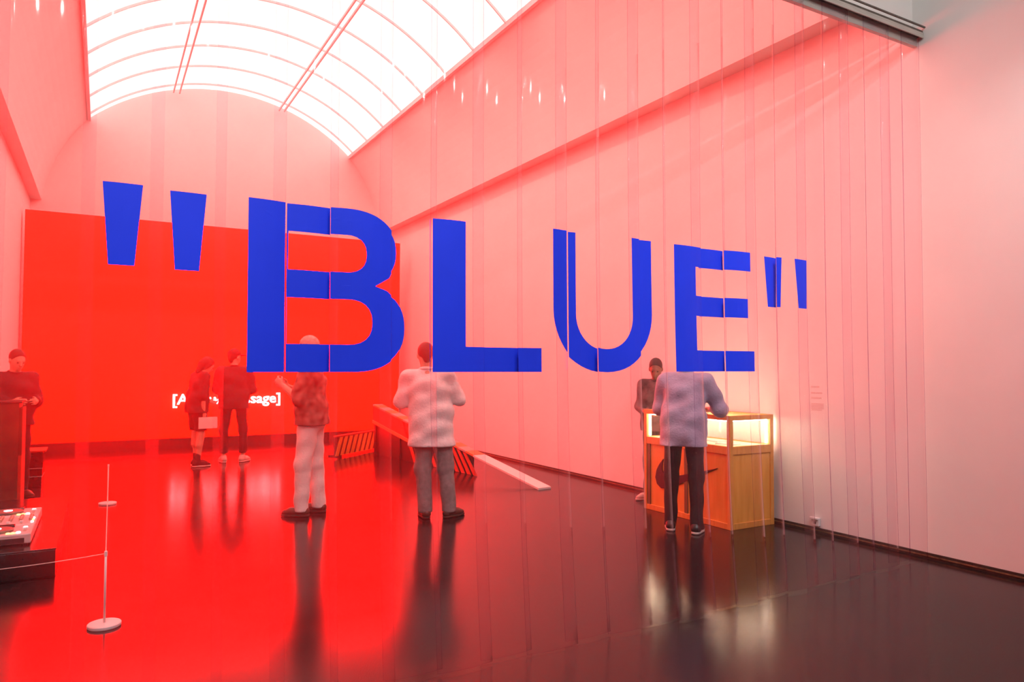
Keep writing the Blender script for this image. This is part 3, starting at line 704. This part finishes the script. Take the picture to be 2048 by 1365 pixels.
class Field:
    def __init__(s, k=0.02): s.p = []; s.k = k; s.cuts = []; s.noise = None
    def cone(s, a, b, ra, rb, flat=1.0, k=None): s.p.append(('c', np.array(a, float), np.array(b, float), ra, rb, flat, k)); return s
    def ell(s, c, r, R=None, k=None): s.p.append(('e', np.array(c, float), np.array(r, float), R, 0, 1, k)); return s
    def cut(s, pt, n): s.cuts.append((np.array(pt, float), np.array(n, float) / np.linalg.norm(n))); return s
    def mesh(s, h):
        lo = np.full(3, 1e9); hi = -lo; bb = []
        for t, a, b, ra, rb, fl, k in s.p:
            if t == 'c': m_ = max(ra, rb); l = np.minimum(a, b) - m_; u = np.maximum(a, b) + m_
            else: m_ = max(b); l = a - m_; u = a + m_
            bb.append((l, u)); lo = np.minimum(lo, l); hi = np.maximum(hi, u)
        lo -= 0.04; hi += 0.04
        n = np.ceil((hi - lo) / h).astype(int) + 1
        F = np.full(n, 0.06, np.float32)
        ax = [lo[i] + h * np.arange(n[i]) for i in range(3)]
        for (t, a, b, ra, rb, fl, kk), (l, u) in zip(s.p, bb):
            k = kk or s.k
            i0 = np.maximum(0, np.floor((l - lo - 0.04 - k) / h).astype(int)); i1 = np.minimum(n, np.ceil((u - lo + 0.04 + k) / h).astype(int) + 1)
            X, Y, Z = np.meshgrid(*[ax[q][i0[q]:i1[q]] for q in range(3)], indexing='ij')
            P = np.stack([X, Y, Z], -1)
            if t == 'c':
                if fl != 1.0:
                    m_ = (a[1] + b[1]) / 2; P = P.copy(); P[..., 1] = m_ + (P[..., 1] - m_) / fl; a = a.copy(); b = b.copy(); a[1] = m_ + (a[1] - m_) / fl; b[1] = m_ + (b[1] - m_) / fl
                ba = b - a; tt = np.clip(((P - a) @ ba) / max(1e-9, ba @ ba), 0, 1)
                d = np.linalg.norm(P - a - tt[..., None] * ba, axis=-1) - (ra + (rb - ra) * tt)
                if fl < 1: d = d * (0.5 + 0.5 * fl)
            else:
                Q = P - a
                if ra is not None: Q = Q @ np.array(ra)
                k0 = np.linalg.norm(Q / b, axis=-1); k1 = np.linalg.norm(Q / (b * b), axis=-1)
                d = k0 * (k0 - 1) / np.maximum(k1, 1e-6)
            sub = F[i0[0]:i1[0], i0[1]:i1[1], i0[2]:i1[2]]
            hh = np.clip(0.5 + 0.5 * (d - sub) / k, 0, 1)
            sub[...] = d + (sub - d) * hh - k * hh * (1 - hh)
        X, Y, Z = np.meshgrid(*ax, indexing='ij')
        if s.noise: F = F + s.noise(X, Y, Z).astype(np.float32)
        for p, nn in s.cuts: F = np.maximum(F, (X - p[0]) * nn[0] + (Y - p[1]) * nn[1] + (Z - p[2]) * nn[2])
        F[0] = F[-1] = 0.05; F[:, 0] = F[:, -1] = 0.05; F[:, :, 0] = F[:, :, -1] = 0.05
        return surface_nets(F, lo, h)
def field_obj(name, fld, h, mt, parent, relax=2):
    V, Q = fld.mesh(h)
    me = bpy.data.meshes.new(name); me.vertices.add(len(V)); me.vertices.foreach_set('co', V.astype(np.float32).ravel())
    me.loops.add(4 * len(Q)); me.loops.foreach_set('vertex_index', Q.ravel().astype(np.int32))
    me.polygons.add(len(Q)); me.polygons.foreach_set('loop_start', np.arange(0, 4 * len(Q), 4, dtype=np.int32))
    me.update(calc_edges=True); me.validate()
    if relax:
        E_ = np.empty(2 * len(me.edges), np.int32); me.edges.foreach_get('vertices', E_); E_ = E_.reshape(-1, 2)
        for _ in range(relax):
            A = np.zeros_like(V); c = np.zeros(len(V)); np.add.at(A, E_[:, 0], V[E_[:, 1]]); np.add.at(A, E_[:, 1], V[E_[:, 0]]); np.add.at(c, E_[:, 0], 1); np.add.at(c, E_[:, 1], 1)
            V = 0.5 * V + 0.5 * A / np.maximum(c, 1)[:, None]
        me.vertices.foreach_set('co', V.astype(np.float32).ravel()); me.update()
    return link(name, me, mt, parent, True)

A3 = lambda *v: np.array(v, float)
def folds(amp, fz, seed):
    r = np.random.RandomState(seed); q = r.uniform(0.6, 1.4, (4, 3)); ph = r.uniform(0, 6.28, 4)
    def f(X, Y, Z):
        o = 0
        for i in range(4):
            o = o + np.sin(q[i, 0] * 17 * X * (1 if i % 2 else -1) + q[i, 1] * 13 * Y + q[i, 2] * fz * Z + ph[i])
        return amp * o / 2
    return f
def hand(F, w, d, palm, side, curl=0.5, s=1.0):
    """w wrist, d direction of the hand, palm = direction the palm faces, side = direction of the thumb"""
    d, palm, side = [np.array(v, float) / np.linalg.norm(v) for v in (d, palm, side)]
    c = w + d * 0.05 * s
    F.cone(w, w + d * 0.085 * s + side * 0.0, 0.024 * s, 0.026 * s, k=0.012)
    F.cone(w + d * 0.03 * s + side * 0.022, w + d * 0.085 * s + side * 0.028 * s, 0.016 * s, 0.013 * s, k=0.012)
    F.cone(w + d * 0.03 * s - side * 0.020, w + d * 0.080 * s - side * 0.028 * s, 0.015 * s, 0.012 * s, k=0.012)
    for j, (o, ln) in enumerate(((0.031, 0.070), (0.011, 0.080), (-0.010, 0.074), (-0.030, 0.058))):
        b0 = w + d * 0.088 * s + side * o * s
        a1 = curl * 0.9; a2 = curl * 2.2
        b1 = b0 + (d * math.cos(a1) + palm * math.sin(a1)) * ln * 0.52 * s
        b2 = b1 + (d * math.cos(a2) + palm * math.sin(a2)) * ln * 0.50 * s
        F.cone(b0, b1, 0.0098 * s, 0.0090 * s, k=0.006); F.cone(b1, b2, 0.0090 * s, 0.0078 * s, k=0.004)
    t0 = w + d * 0.025 * s + side * 0.026 * s; t1 = t0 + (side * 0.55 + d * 0.65 + palm * 0.35) * 0.042 * s; t2 = t1 + (d * 0.85 + palm * 0.4 + side * 0.1) * 0.034 * s
    F.cone(t0, t1, 0.014 * s, 0.0115 * s, k=0.008); F.cone(t1, t2, 0.0110 * s, 0.0085 * s, k=0.004)

def person(loc, rz, H, J, wear, label, res=0.010):
    """J: joints in a frame with x right, y forward, z up (metres for a 1.75 m figure)"""
    s = H / 1.75
    d = dict(pel=(0, 0, 0.96), wst=(0, 0.0, 1.10), chs=(0, 0.0, 1.30), nck=(0, 0.0, 1.47), hed=(0, 0.025, 1.635), hyaw=0.0, hpit=0.0,
             shL=(-0.185, 0, 1.425), elL=(-0.235, -0.02, 1.14), wrL=(-0.235, 0.07, 0.90), shR=(0.185, 0, 1.425), elR=(0.235, -0.02, 1.14), wrR=(0.235, 0.07, 0.90),
             hpL=(-0.09, 0, 0.92), knL=(-0.105, 0.02, 0.50), anL=(-0.115, 0, 0.085), hpR=(0.09, 0, 0.92), knR=(0.105, 0.02, 0.50), anR=(0.115, 0, 0.085),
             tL=-0.12, tR=0.12, curlL=0.6, curlR=0.6, wide=1.0, belly=0.0)
    d.update(J)
    P = {k: (A3(*v) * s if isinstance(v, tuple) else v) for k, v in d.items()}
    root = empty('person', loc, rz)
    sc = s
    # ---- body
    B = Field(0.035 * sc); wd = P['wide']
    hy, hp = P['hyaw'], P['hpit']
    Rz = np.array(((math.cos(hy), -math.sin(hy), 0), (math.sin(hy), math.cos(hy), 0), (0, 0, 1))); Rx = np.array(((1, 0, 0), (0, math.cos(hp), -math.sin(hp)), (0, math.sin(hp), math.cos(hp))))
    RH = Rz @ Rx; hc = P['hed']
    hd_ = lambda x, y, z: hc + RH @ (A3(x, y, z) * sc)
    B.ell(hd_(0, -0.012, 0.022), A3(0.074, 0.094, 0.094) * sc, RH); B.ell(hd_(0, 0.022, -0.035), A3(0.058, 0.070, 0.080) * sc, RH)
    B.cone(hd_(0, 0.060, -0.085), hd_(0, 0.050, -0.075), 0.026 * sc, 0.035 * sc)
    B.cone(hd_(0, 0.090, 0.005), hd_(0, 0.106, -0.030), 0.009 * sc, 0.014 * sc, k=0.012 * sc)
    B.cone(hd_(-0.030, 0.078, 0.020), hd_(0.030, 0.078, 0.020), 0.012 * sc, 0.012 * sc, k=0.015 * sc)
    B.cone(hd_(-0.018, 0.086, -0.060), hd_(0.018, 0.086, -0.060), 0.008 * sc, 0.008 * sc, k=0.012 * sc)
    for sx in (-1, 1): B.ell(hd_(sx * 0.078, -0.005, -0.012), A3(0.010, 0.020, 0.032) * sc, RH, k=0.010 * sc)
    B.cone(P['nck'] - A3(0, 0, 0.03), hd_(0, -0.018, -0.06), 0.058 * sc, 0.052 * sc)
    def torso(F, g):
        shm = (P['shL'] + P['shR']) / 2
        F.cone(shm + (P['shL'] - shm) * 0.62 + A3(0, 0, -0.015), shm + (P['shR'] - shm) * 0.62 + A3(0, 0, -0.015), 0.070 * sc + g, 0.070 * sc + g)
        F.cone(P['chs'] + A3(-0.07 * wd, 0, 0), P['chs'] + A3(0.07 * wd, 0, 0), 0.112 * sc + g, 0.112 * sc + g)
        F.cone(P['wst'] + A3(-0.06 * wd, P['belly'] * 0.5, 0), P['wst'] + A3(0.06 * wd, P['belly'] * 0.5, 0), 0.102 * sc + g + P['belly'] * 0.3, 0.102 * sc + g + P['belly'] * 0.3)
        F.cone((P['chs'] + P['wst']) / 2 + A3(-0.06 * wd, 0, 0), (P['chs'] + P['wst']) / 2 + A3(0.06 * wd, 0, 0), 0.106 * sc + g, 0.106 * sc + g)
        F.cone(P['nck'] - A3(0, 0, 0.05) * sc, P['chs'], 0.075 * sc + g * 0.4, 0.10 * sc + g)
    torso(B, 0)
    B.cone(P['pel'] + A3(-0.065, 0, 0), P['pel'] + A3(0.065, 0, 0), 0.105 * sc, 0.105 * sc)
    B.cone(P['pel'], P['wst'], 0.115 * sc, 0.11 * sc)
    for q in 'LR':
        B.cone(P['sh' + q], P['el' + q], 0.052 * sc, 0.041 * sc); B.cone(P['el' + q], P['wr' + q], 0.041 * sc, 0.027 * sc)
        th = 0.010 if wear['legs'][1] < 0.3 else 0.0
        B.cone(P['hp' + q], P['kn' + q], (0.083 - th) * sc, (0.055 - th) * sc); B.cone(P['kn' + q], P['an' + q], (0.053 - th) * sc, 0.034 * sc)
        km = P['kn' + q] * 0.62 + P['an' + q] * 0.38 + A3(0, -0.018, 0) * sc; B.cone(P['kn' + q] + A3(0, -0.01, -0.05) * sc, km, (0.046 - th) * sc, (0.050 - th) * sc)
        v = P['wr' + q] - P['el' + q]; v = v / np.linalg.norm(v)
        sgn = -1 if q == 'L' else 1
        palm = wear.get('palm' + q, A3(-sgn, 0, 0)); palm = palm - v * (palm @ v); thumb = wear.get('thumb' + q, A3(0, 1, 0.0)); thumb = thumb - v * (thumb @ v); palm = palm - thumb * (palm @ thumb) / (thumb @ thumb)
        hd2 = wear.get('hdir' + q, v)
        hand(B, P['wr' + q], hd2, palm, thumb, P['curl' + q], sc)
        t = P['t' + q]; fd = A3(math.sin(t), math.cos(t), 0)
        B.cone(P['an' + q] - A3(0, 0, 0.03), P['an' + q] + fd * 0.13 * sc - A3(0, 0, 0.048) * sc, 0.034 * sc, 0.026 * sc)
    for q in 'LR': B.cut((0, 0, 0.012), (0, 0, -1))
    body = field_obj('body', B, res * 0.72, wear.get('skin', 'skin'), root)
    for sx in (-1, 1):
        e = Field(0.005); e.ell(hd_(sx * 0.030, 0.083, -0.004), A3(0.013, 0.008, 0.008) * sc, RH); field_obj('eye', e, 0.004, 'eye', root, 0)
    # ---- clothes
    if 'top' in wear:
        mt, hem, sleeve, g = wear['top'][:4]
        T = Field(0.04 * sc); torso(T, g)
        hz_ = min(P['pel'][2] - 0.08 * sc, hem * sc)
        for sx in (-1, 1):
            T.cone(P['wst'] + A3(sx * 0.062 * wd, P['belly'] * 0.3, 0), A3(P['pel'][0] + sx * 0.072 * sc * max(1, wd * 0.97), P['pel'][1] - 0.008, hz_), 0.116 * sc + g, 0.134 * sc + g)
        T.cone(P['pel'] + A3(-0.068 * wd, 0, 0.09) * sc, P['pel'] + A3(0.068 * wd, 0, 0.09) * sc, 0.128 * sc + g, 0.128 * sc + g)
        T.cone(P['pel'] + A3(-0.05, -0.045, -0.05) * sc, P['pel'] + A3(0.05, -0.045, -0.05) * sc, 0.098 * sc + g, 0.098 * sc + g)
        for q in 'LR':
            T.cone(P['sh' + q], P['el' + q], 0.062 * sc + g * 0.8, 0.056 * sc + g * 0.8)
            if sleeve > 1.0:
                e = P['el' + q] + (P['wr' + q] - P['el' + q]) * (sleeve - 1.0); T.cone(P['el' + q], e, 0.055 * sc + g * 0.8, 0.044 * sc + g * 0.6)
                n = P['wr' + q] - P['el' + q]; 
            else:
                pass
        T.noise = folds(0.0055 + g * 0.06, 30, len(label))
        T.cut((0, 0, hem * sc), (0, wear.get('hem_tilt', 0.0), -1))
        T.cut(P['nck'] + A3(0, 0, 0.035) * sc, (0, 0.3, 1))
        top = field_obj(wear.get('top_name', 'shirt'), T, res, mt, root)
        C = Field(0.012); nn = 14
        for i in range(nn):
            a0, a1 = 2 * math.pi * i / nn, 2 * math.pi * (i + 1) / nn; f_ = lambda a: P['nck'] + A3(0.066 * math.cos(a), 0.066 * math.sin(a) + 0.004, 0.012 - 0.014 * math.sin(a)) * sc
            C.cone(f_(a0), f_(a1), 0.016 * sc, 0.016 * sc)
        field_obj('collar', C, 0.008, mt, top)
    if 'legs' in wear:
        mt, endz, g = wear['legs']
        T = Field(0.035 * sc)
        T.cone(P['pel'] + A3(-0.065, 0, 0.03) * sc, P['pel'] + A3(0.065, 0, 0.03) * sc, 0.112 * sc + g, 0.112 * sc + g)
        T.cone(P['pel'] + A3(-0.055, -0.035, -0.05) * sc, P['pel'] + A3(0.055, -0.035, -0.05) * sc, 0.088 * sc + g, 0.088 * sc + g)
        for q in 'LR':
            T.cone(P['hp' + q], P['kn' + q], 0.090 * sc + g, 0.066 * sc + g); T.cone(P['kn' + q], P['an' + q] - A3(0, 0, 0.03) * sc, 0.066 * sc + g, 0.056 * sc + g)
        T.noise = folds(0.004 + 0.10 * g, 26, len(label) + 3)
        T.cut((0, 0, endz * sc), (0, 0, -1)); T.cut((0, 0, P['pel'][2] + 0.13 * sc), (0, 0, 1))
        field_obj(wear.get('legs_name', 'trousers'), T, res, mt, root)
    if 'sock' in wear:
        for q in 'LR':
            T = Field(0.01); T.cone(P['an' + q] + A3(0, 0, 0.09), P['an' + q] - A3(0, 0, 0.03), 0.046 * sc, 0.044 * sc); field_obj('sock', T, 0.009, wear['sock'], root)
    sh, so_ = wear.get('shoes', ('brown_leather', 'dark_sole'))
    for q in 'LR':
        t = P['t' + q]; fd = A3(math.sin(t), math.cos(t), 0); sd_ = A3(fd[1], -fd[0], 0); a = P['an' + q] * A3(1, 1, 0)
        T = Field(0.03 * sc)
        T.cone(a - fd * 0.035 * sc + A3(0, 0, 0.050 * sc), a - fd * 0.01 * sc + A3(0, 0, 0.085 * sc), 0.040 * sc, 0.046 * sc)
        T.cone(a - fd * 0.035 * sc + A3(0, 0, 0.045 * sc), a + fd * 0.10 * sc + A3(0, 0, 0.042 * sc), 0.041 * sc, 0.043 * sc)
        T.cone(a + fd * 0.09 * sc + A3(0, 0, 0.036 * sc), a + fd * 0.165 * sc + A3(0, 0, 0.030 * sc), 0.044 * sc, 0.033 * sc)
        T.cut((0, 0, 0.020), (0, 0, -1)); T.cut((0, 0, 0.115 * sc), (0, 0, 1))
        so1 = field_obj('shoe', T, 0.009, sh, root)
        T = Field(0.02); T.cone(a - fd * 0.038 * sc + A3(0, 0, 0.012), a + fd * 0.08 * sc + A3(0, 0, 0.012), 0.043 * sc, 0.047 * sc); T.cone(a + fd * 0.08 * sc + A3(0, 0, 0.012), a + fd * 0.168 * sc + A3(0, 0, 0.012), 0.047 * sc, 0.036 * sc)
        T.cut((0, 0, 0.001), (0, 0, -1)); T.cut((0, 0, 0.026), (0, 0, 1)); field_obj('sole', T, 0.008, so_, so1)
    if 'hair' in wear:
        mt, kind = wear['hair']
        T = Field(0.02)
        if kind == 'short':
            T.ell(hd_(0, -0.020, 0.030), A3(0.082, 0.100, 0.098) * sc, RH); T.cut(hd_(0, 0.045, 0.040), RH @ A3(0, 0.85, -0.55))
            T.cone(hd_(0, -0.075, -0.030), hd_(0, -0.07, -0.065), 0.045 * sc, 0.035 * sc)
        elif kind == 'long':
            T.ell(hd_(0, -0.022, 0.028), A3(0.086, 0.104, 0.100) * sc, RH); T.cone(hd_(0, -0.07, -0.03), hd_(0, -0.06, -0.17), 0.070 * sc, 0.045 * sc)
            for sx in (-1, 1): T.cone(hd_(sx * 0.060, 0.0, 0.0), hd_(sx * 0.062, -0.005, -0.15), 0.038 * sc, 0.022 * sc)
            T.cut(hd_(0, 0.052, 0.040), RH @ A3(0, 0.9, -0.45))
        field_obj('hair', T, 0.008, mt, root)
    if 'cap' in wear:
        T = Field(0.012); T.ell(hd_(0, -0.012, 0.045), A3(0.086, 0.106, 0.088) * sc, RH); T.cut(hd_(0, 0, 0.030), RH @ A3(0, 0.12, -1)); c_ = field_obj('cap', T, 0.008, wear['cap'], root)
        T = Field(0.012); T.ell(hd_(0, 0.120, 0.030), A3(0.072, 0.085, 0.015) * sc, RH); field_obj('brim', T, 0.005, wear['cap'], c_, 0)
    return tag(root, label, 'person'), P

def face(az): return -math.radians(az)          # heading in degrees clockwise from +Y
def world_pt(root, p):
    return Matrix.Translation(root.location) @ Matrix.Rotation(root.rotation_euler.z, 4, 'Z') @ Vector(p)

# man in white shirt, back to the camera, arms folded in front
person((2.93, 6.655, 0), face(22), 1.735, dict(wide=1.22, belly=0.06, anL=(-0.125, 0, 0.085), anR=(0.115, 0, 0.085), knL=(-0.15, 0.02, 0.50), knR=(0.075, 0.02, 0.50), tL=-0.25, tR=0.85, pel=(-0.065, 0, 0.96), wst=(-0.085, 0, 1.10), chs=(-0.105, 0, 1.30), nck=(-0.125, 0.005, 1.47), hpL=(-0.155, 0, 0.92), hpR=(0.03, 0, 0.92),
    shL=(-0.31, 0, 1.415), shR=(0.085, 0, 1.415), elL=(-0.375, 0.03, 1.15), wrL=(-0.18, 0.21, 1.19), elR=(0.205, 0.05, 1.19), wrR=(-0.02, 0.22, 1.22), hed=(-0.135, 0.045, 1.63), hpit=-0.25, hyaw=0.15),
    dict(top=('linen', 0.715, 1.25, 0.018), legs=('grey_cloth', 0.055, 0.016), hair=('hair_dark', 'short'), shoes=('brown_leather', 'dark_sole'), thumbL=A3(0, 0, 1), thumbR=A3(0, 0, 1), palmL=A3(0, -1, 0), palmR=A3(0, -1, 0)),
    'person in a loose white shirt and grey trousers standing back to us')
# man in white trousers and dark patterned shirt, turned to the left, hands raised
person((1.86, 7.42, 0), face(-62), 1.80, dict(wide=1.0, anL=(-0.10, 0.06, 0.085), anR=(0.11, -0.06, 0.085), knL=(-0.10, 0.05, 0.50), knR=(0.11, -0.02, 0.50), tL=0.1, tR=0.25,
    elL=(-0.25, 0.07, 1.15), wrL=(-0.13, 0.25, 1.27), elR=(0.24, 0.08, 1.15), wrR=(0.10, 0.26, 1.25), hpit=-0.2, hed=(0, 0.04, 1.635)),
    dict(top=('patterned', 0.88, 0.9, 0.018), legs=('white_cloth', 0.045, 0.014), hair=('hair_grey', 'short'), shoes=('brown_leather', 'dark_sole'), thumbL=A3(0, 0, 1), thumbR=A3(0, 0, 1)),
    'person in white trousers and dark patterned shirt facing left with hands raised')
# leaning over the case
person((4.66, 5.02, 0), face(52), 1.72, dict(wide=0.98, anL=(-0.13, 0.02, 0.085), anR=(0.12, -0.04, 0.085), knL=(-0.12, 0.02, 0.50), knR=(0.115, -0.01, 0.50), tL=-0.2, tR=0.1,
    pel=(0, -0.02, 0.96), wst=(0, 0.0, 1.10), chs=(0, 0.05, 1.29), nck=(0, 0.10, 1.46), hed=(0, 0.17, 1.60), hpit=-0.55,
    shL=(-0.185, 0.07, 1.405), shR=(0.20, 0.07, 1.405), elL=(-0.245, 0.13, 1.13), wrL=(-0.12, 0.34, 1.115), elR=(0.315, 0.14, 1.14), wrR=(0.20, 0.36, 1.12)),
    dict(top=('chambray', 0.80, 1.45, 0.018), legs=('dark_cloth', 0.045, 0.002), hair=('hair_grey', 'short'), shoes=('black_leather', 'sole'), thumbL=A3(1, 0, 0.3), thumbR=A3(-1, 0, 0.3), palmL=A3(0, 0, -1), palmR=A3(0, 0, -1)),
    'person in a blue grey shirt leaning over the lit display case')
# behind the case
person((5.49, 6.34, 0), face(238), 1.60, dict(tL=0.55, tR=0.55, hed=(0, 0.06, 1.625), hpit=-0.45, hyaw=0.2, elL=(-0.20, 0.03, 1.14), wrL=(-0.10, 0.19, 1.10), elR=(0.20, 0.03, 1.14), wrR=(0.10, 0.19, 1.10)),
    dict(top=('print_top', 0.85, 1.6, 0.012), legs=('charcoal', 0.06, 0.004), hair=('hair_dark', 'short'), shoes=('pale_shoe', 'sole'), skin='skin_dark', thumbL=A3(0, 0, 1), thumbR=A3(0, 0, 1)),
    'person in a dark printed top standing behind the display case, head bowed')
# by the neon sign, cap, back to us
person((1.80, 11.98, 0), face(12), 1.755, dict(wide=1.15, anL=(-0.14, 0, 0.085), anR=(0.14, 0, 0.085), knL=(-0.14, 0.03, 0.50), knR=(0.14, 0.03, 0.50), tL=-0.3, tR=0.5, hyaw=-0.75,
    shL=(-0.20, 0, 1.42), shR=(0.20, 0, 1.42), elL=(-0.25, 0.03, 1.14), wrL=(-0.15, 0.20, 1.05), elR=(0.26, 0.03, 1.14), wrR=(0.16, 0.20, 1.05)),
    dict(top=('dark_cloth', 0.83, 1.7, 0.020), legs=('dark_cloth', 0.14, 0.002), cap='dark_cloth', hair=('hair_dark', 'short'), shoes=('pale_shoe', 'sole'), thumbL=A3(0, 0, 1), thumbR=A3(0, 0, 1)),
    'person in black with a cap standing before the glowing neon words')
# by the neon sign, shorts, holding a sheet of paper
r2, P2 = person((1.25, 11.74, 0), face(75), 1.67, dict(anL=(-0.10, 0.03, 0.085), anR=(0.10, -0.02, 0.085), tL=0.0, tR=0.1, chs=(0, 0.03, 1.29), nck=(0, 0.075, 1.45), hed=(0, 0.15, 1.585), hpit=-0.6,
    shL=(-0.175, 0.04, 1.40), shR=(0.175, 0.04, 1.40), elR=(0.215, 0.0, 1.10), wrR=(0.19, 0.02, 0.86), elL=(-0.21, 0.03, 1.12), wrL=(-0.13, 0.22, 1.02), curlR=0.9),
    dict(top=('dark_cloth', 0.84, 0.75, 0.018), legs=('dark_cloth', 0.56, 0.020), legs_name='shorts', hair=('hair_dark', 'long'), sock='dark_cloth', shoes=('dark_cloth', 'sole')),
    'person in dark top and shorts looking down, holding a paper sheet')
wp = world_pt(r2, P2['wrR'] + A3(0.030, 0.02, -0.13))
pa = tag(empty('paper_sheet', wp, r2.rotation_euler.z), 'folded pale paper sheet held in a hanging hand near the neon words', 'paper')
bm = bmesh.new(); bx(bm, -0.0015, 0.0015, -0.10, 0.17, -0.12, 0.05); obj('sheet', bm, 'paper', pa)
bm = bmesh.new(); bx(bm, 0.0018, 0.005, -0.09, 0.175, -0.115, 0.040); obj('folded_leaf', bm, 'paper', pa)
# at the left edge behind the brown cabinet
person((-0.86, 9.92, 0), face(150), 1.675, dict(hpit=-0.4, hed=(0, 0.05, 1.63), elL=(-0.22, 0.05, 1.14), wrL=(-0.13, 0.22, 1.14), elR=(0.22, 0.05, 1.14), wrR=(0.12, 0.22, 1.14)),
    dict(top=('dark_cloth', 0.85, 1.6, 0.015), legs=('dark_cloth', 0.05, 0.004), hair=('hair_dark', 'short'), thumbL=A3(0, 0, 1), thumbR=A3(0, 0, 1)),
    'person in dark clothes behind the tall brown cabinet at the left edge')
# phone held up by the visitor in white trousers
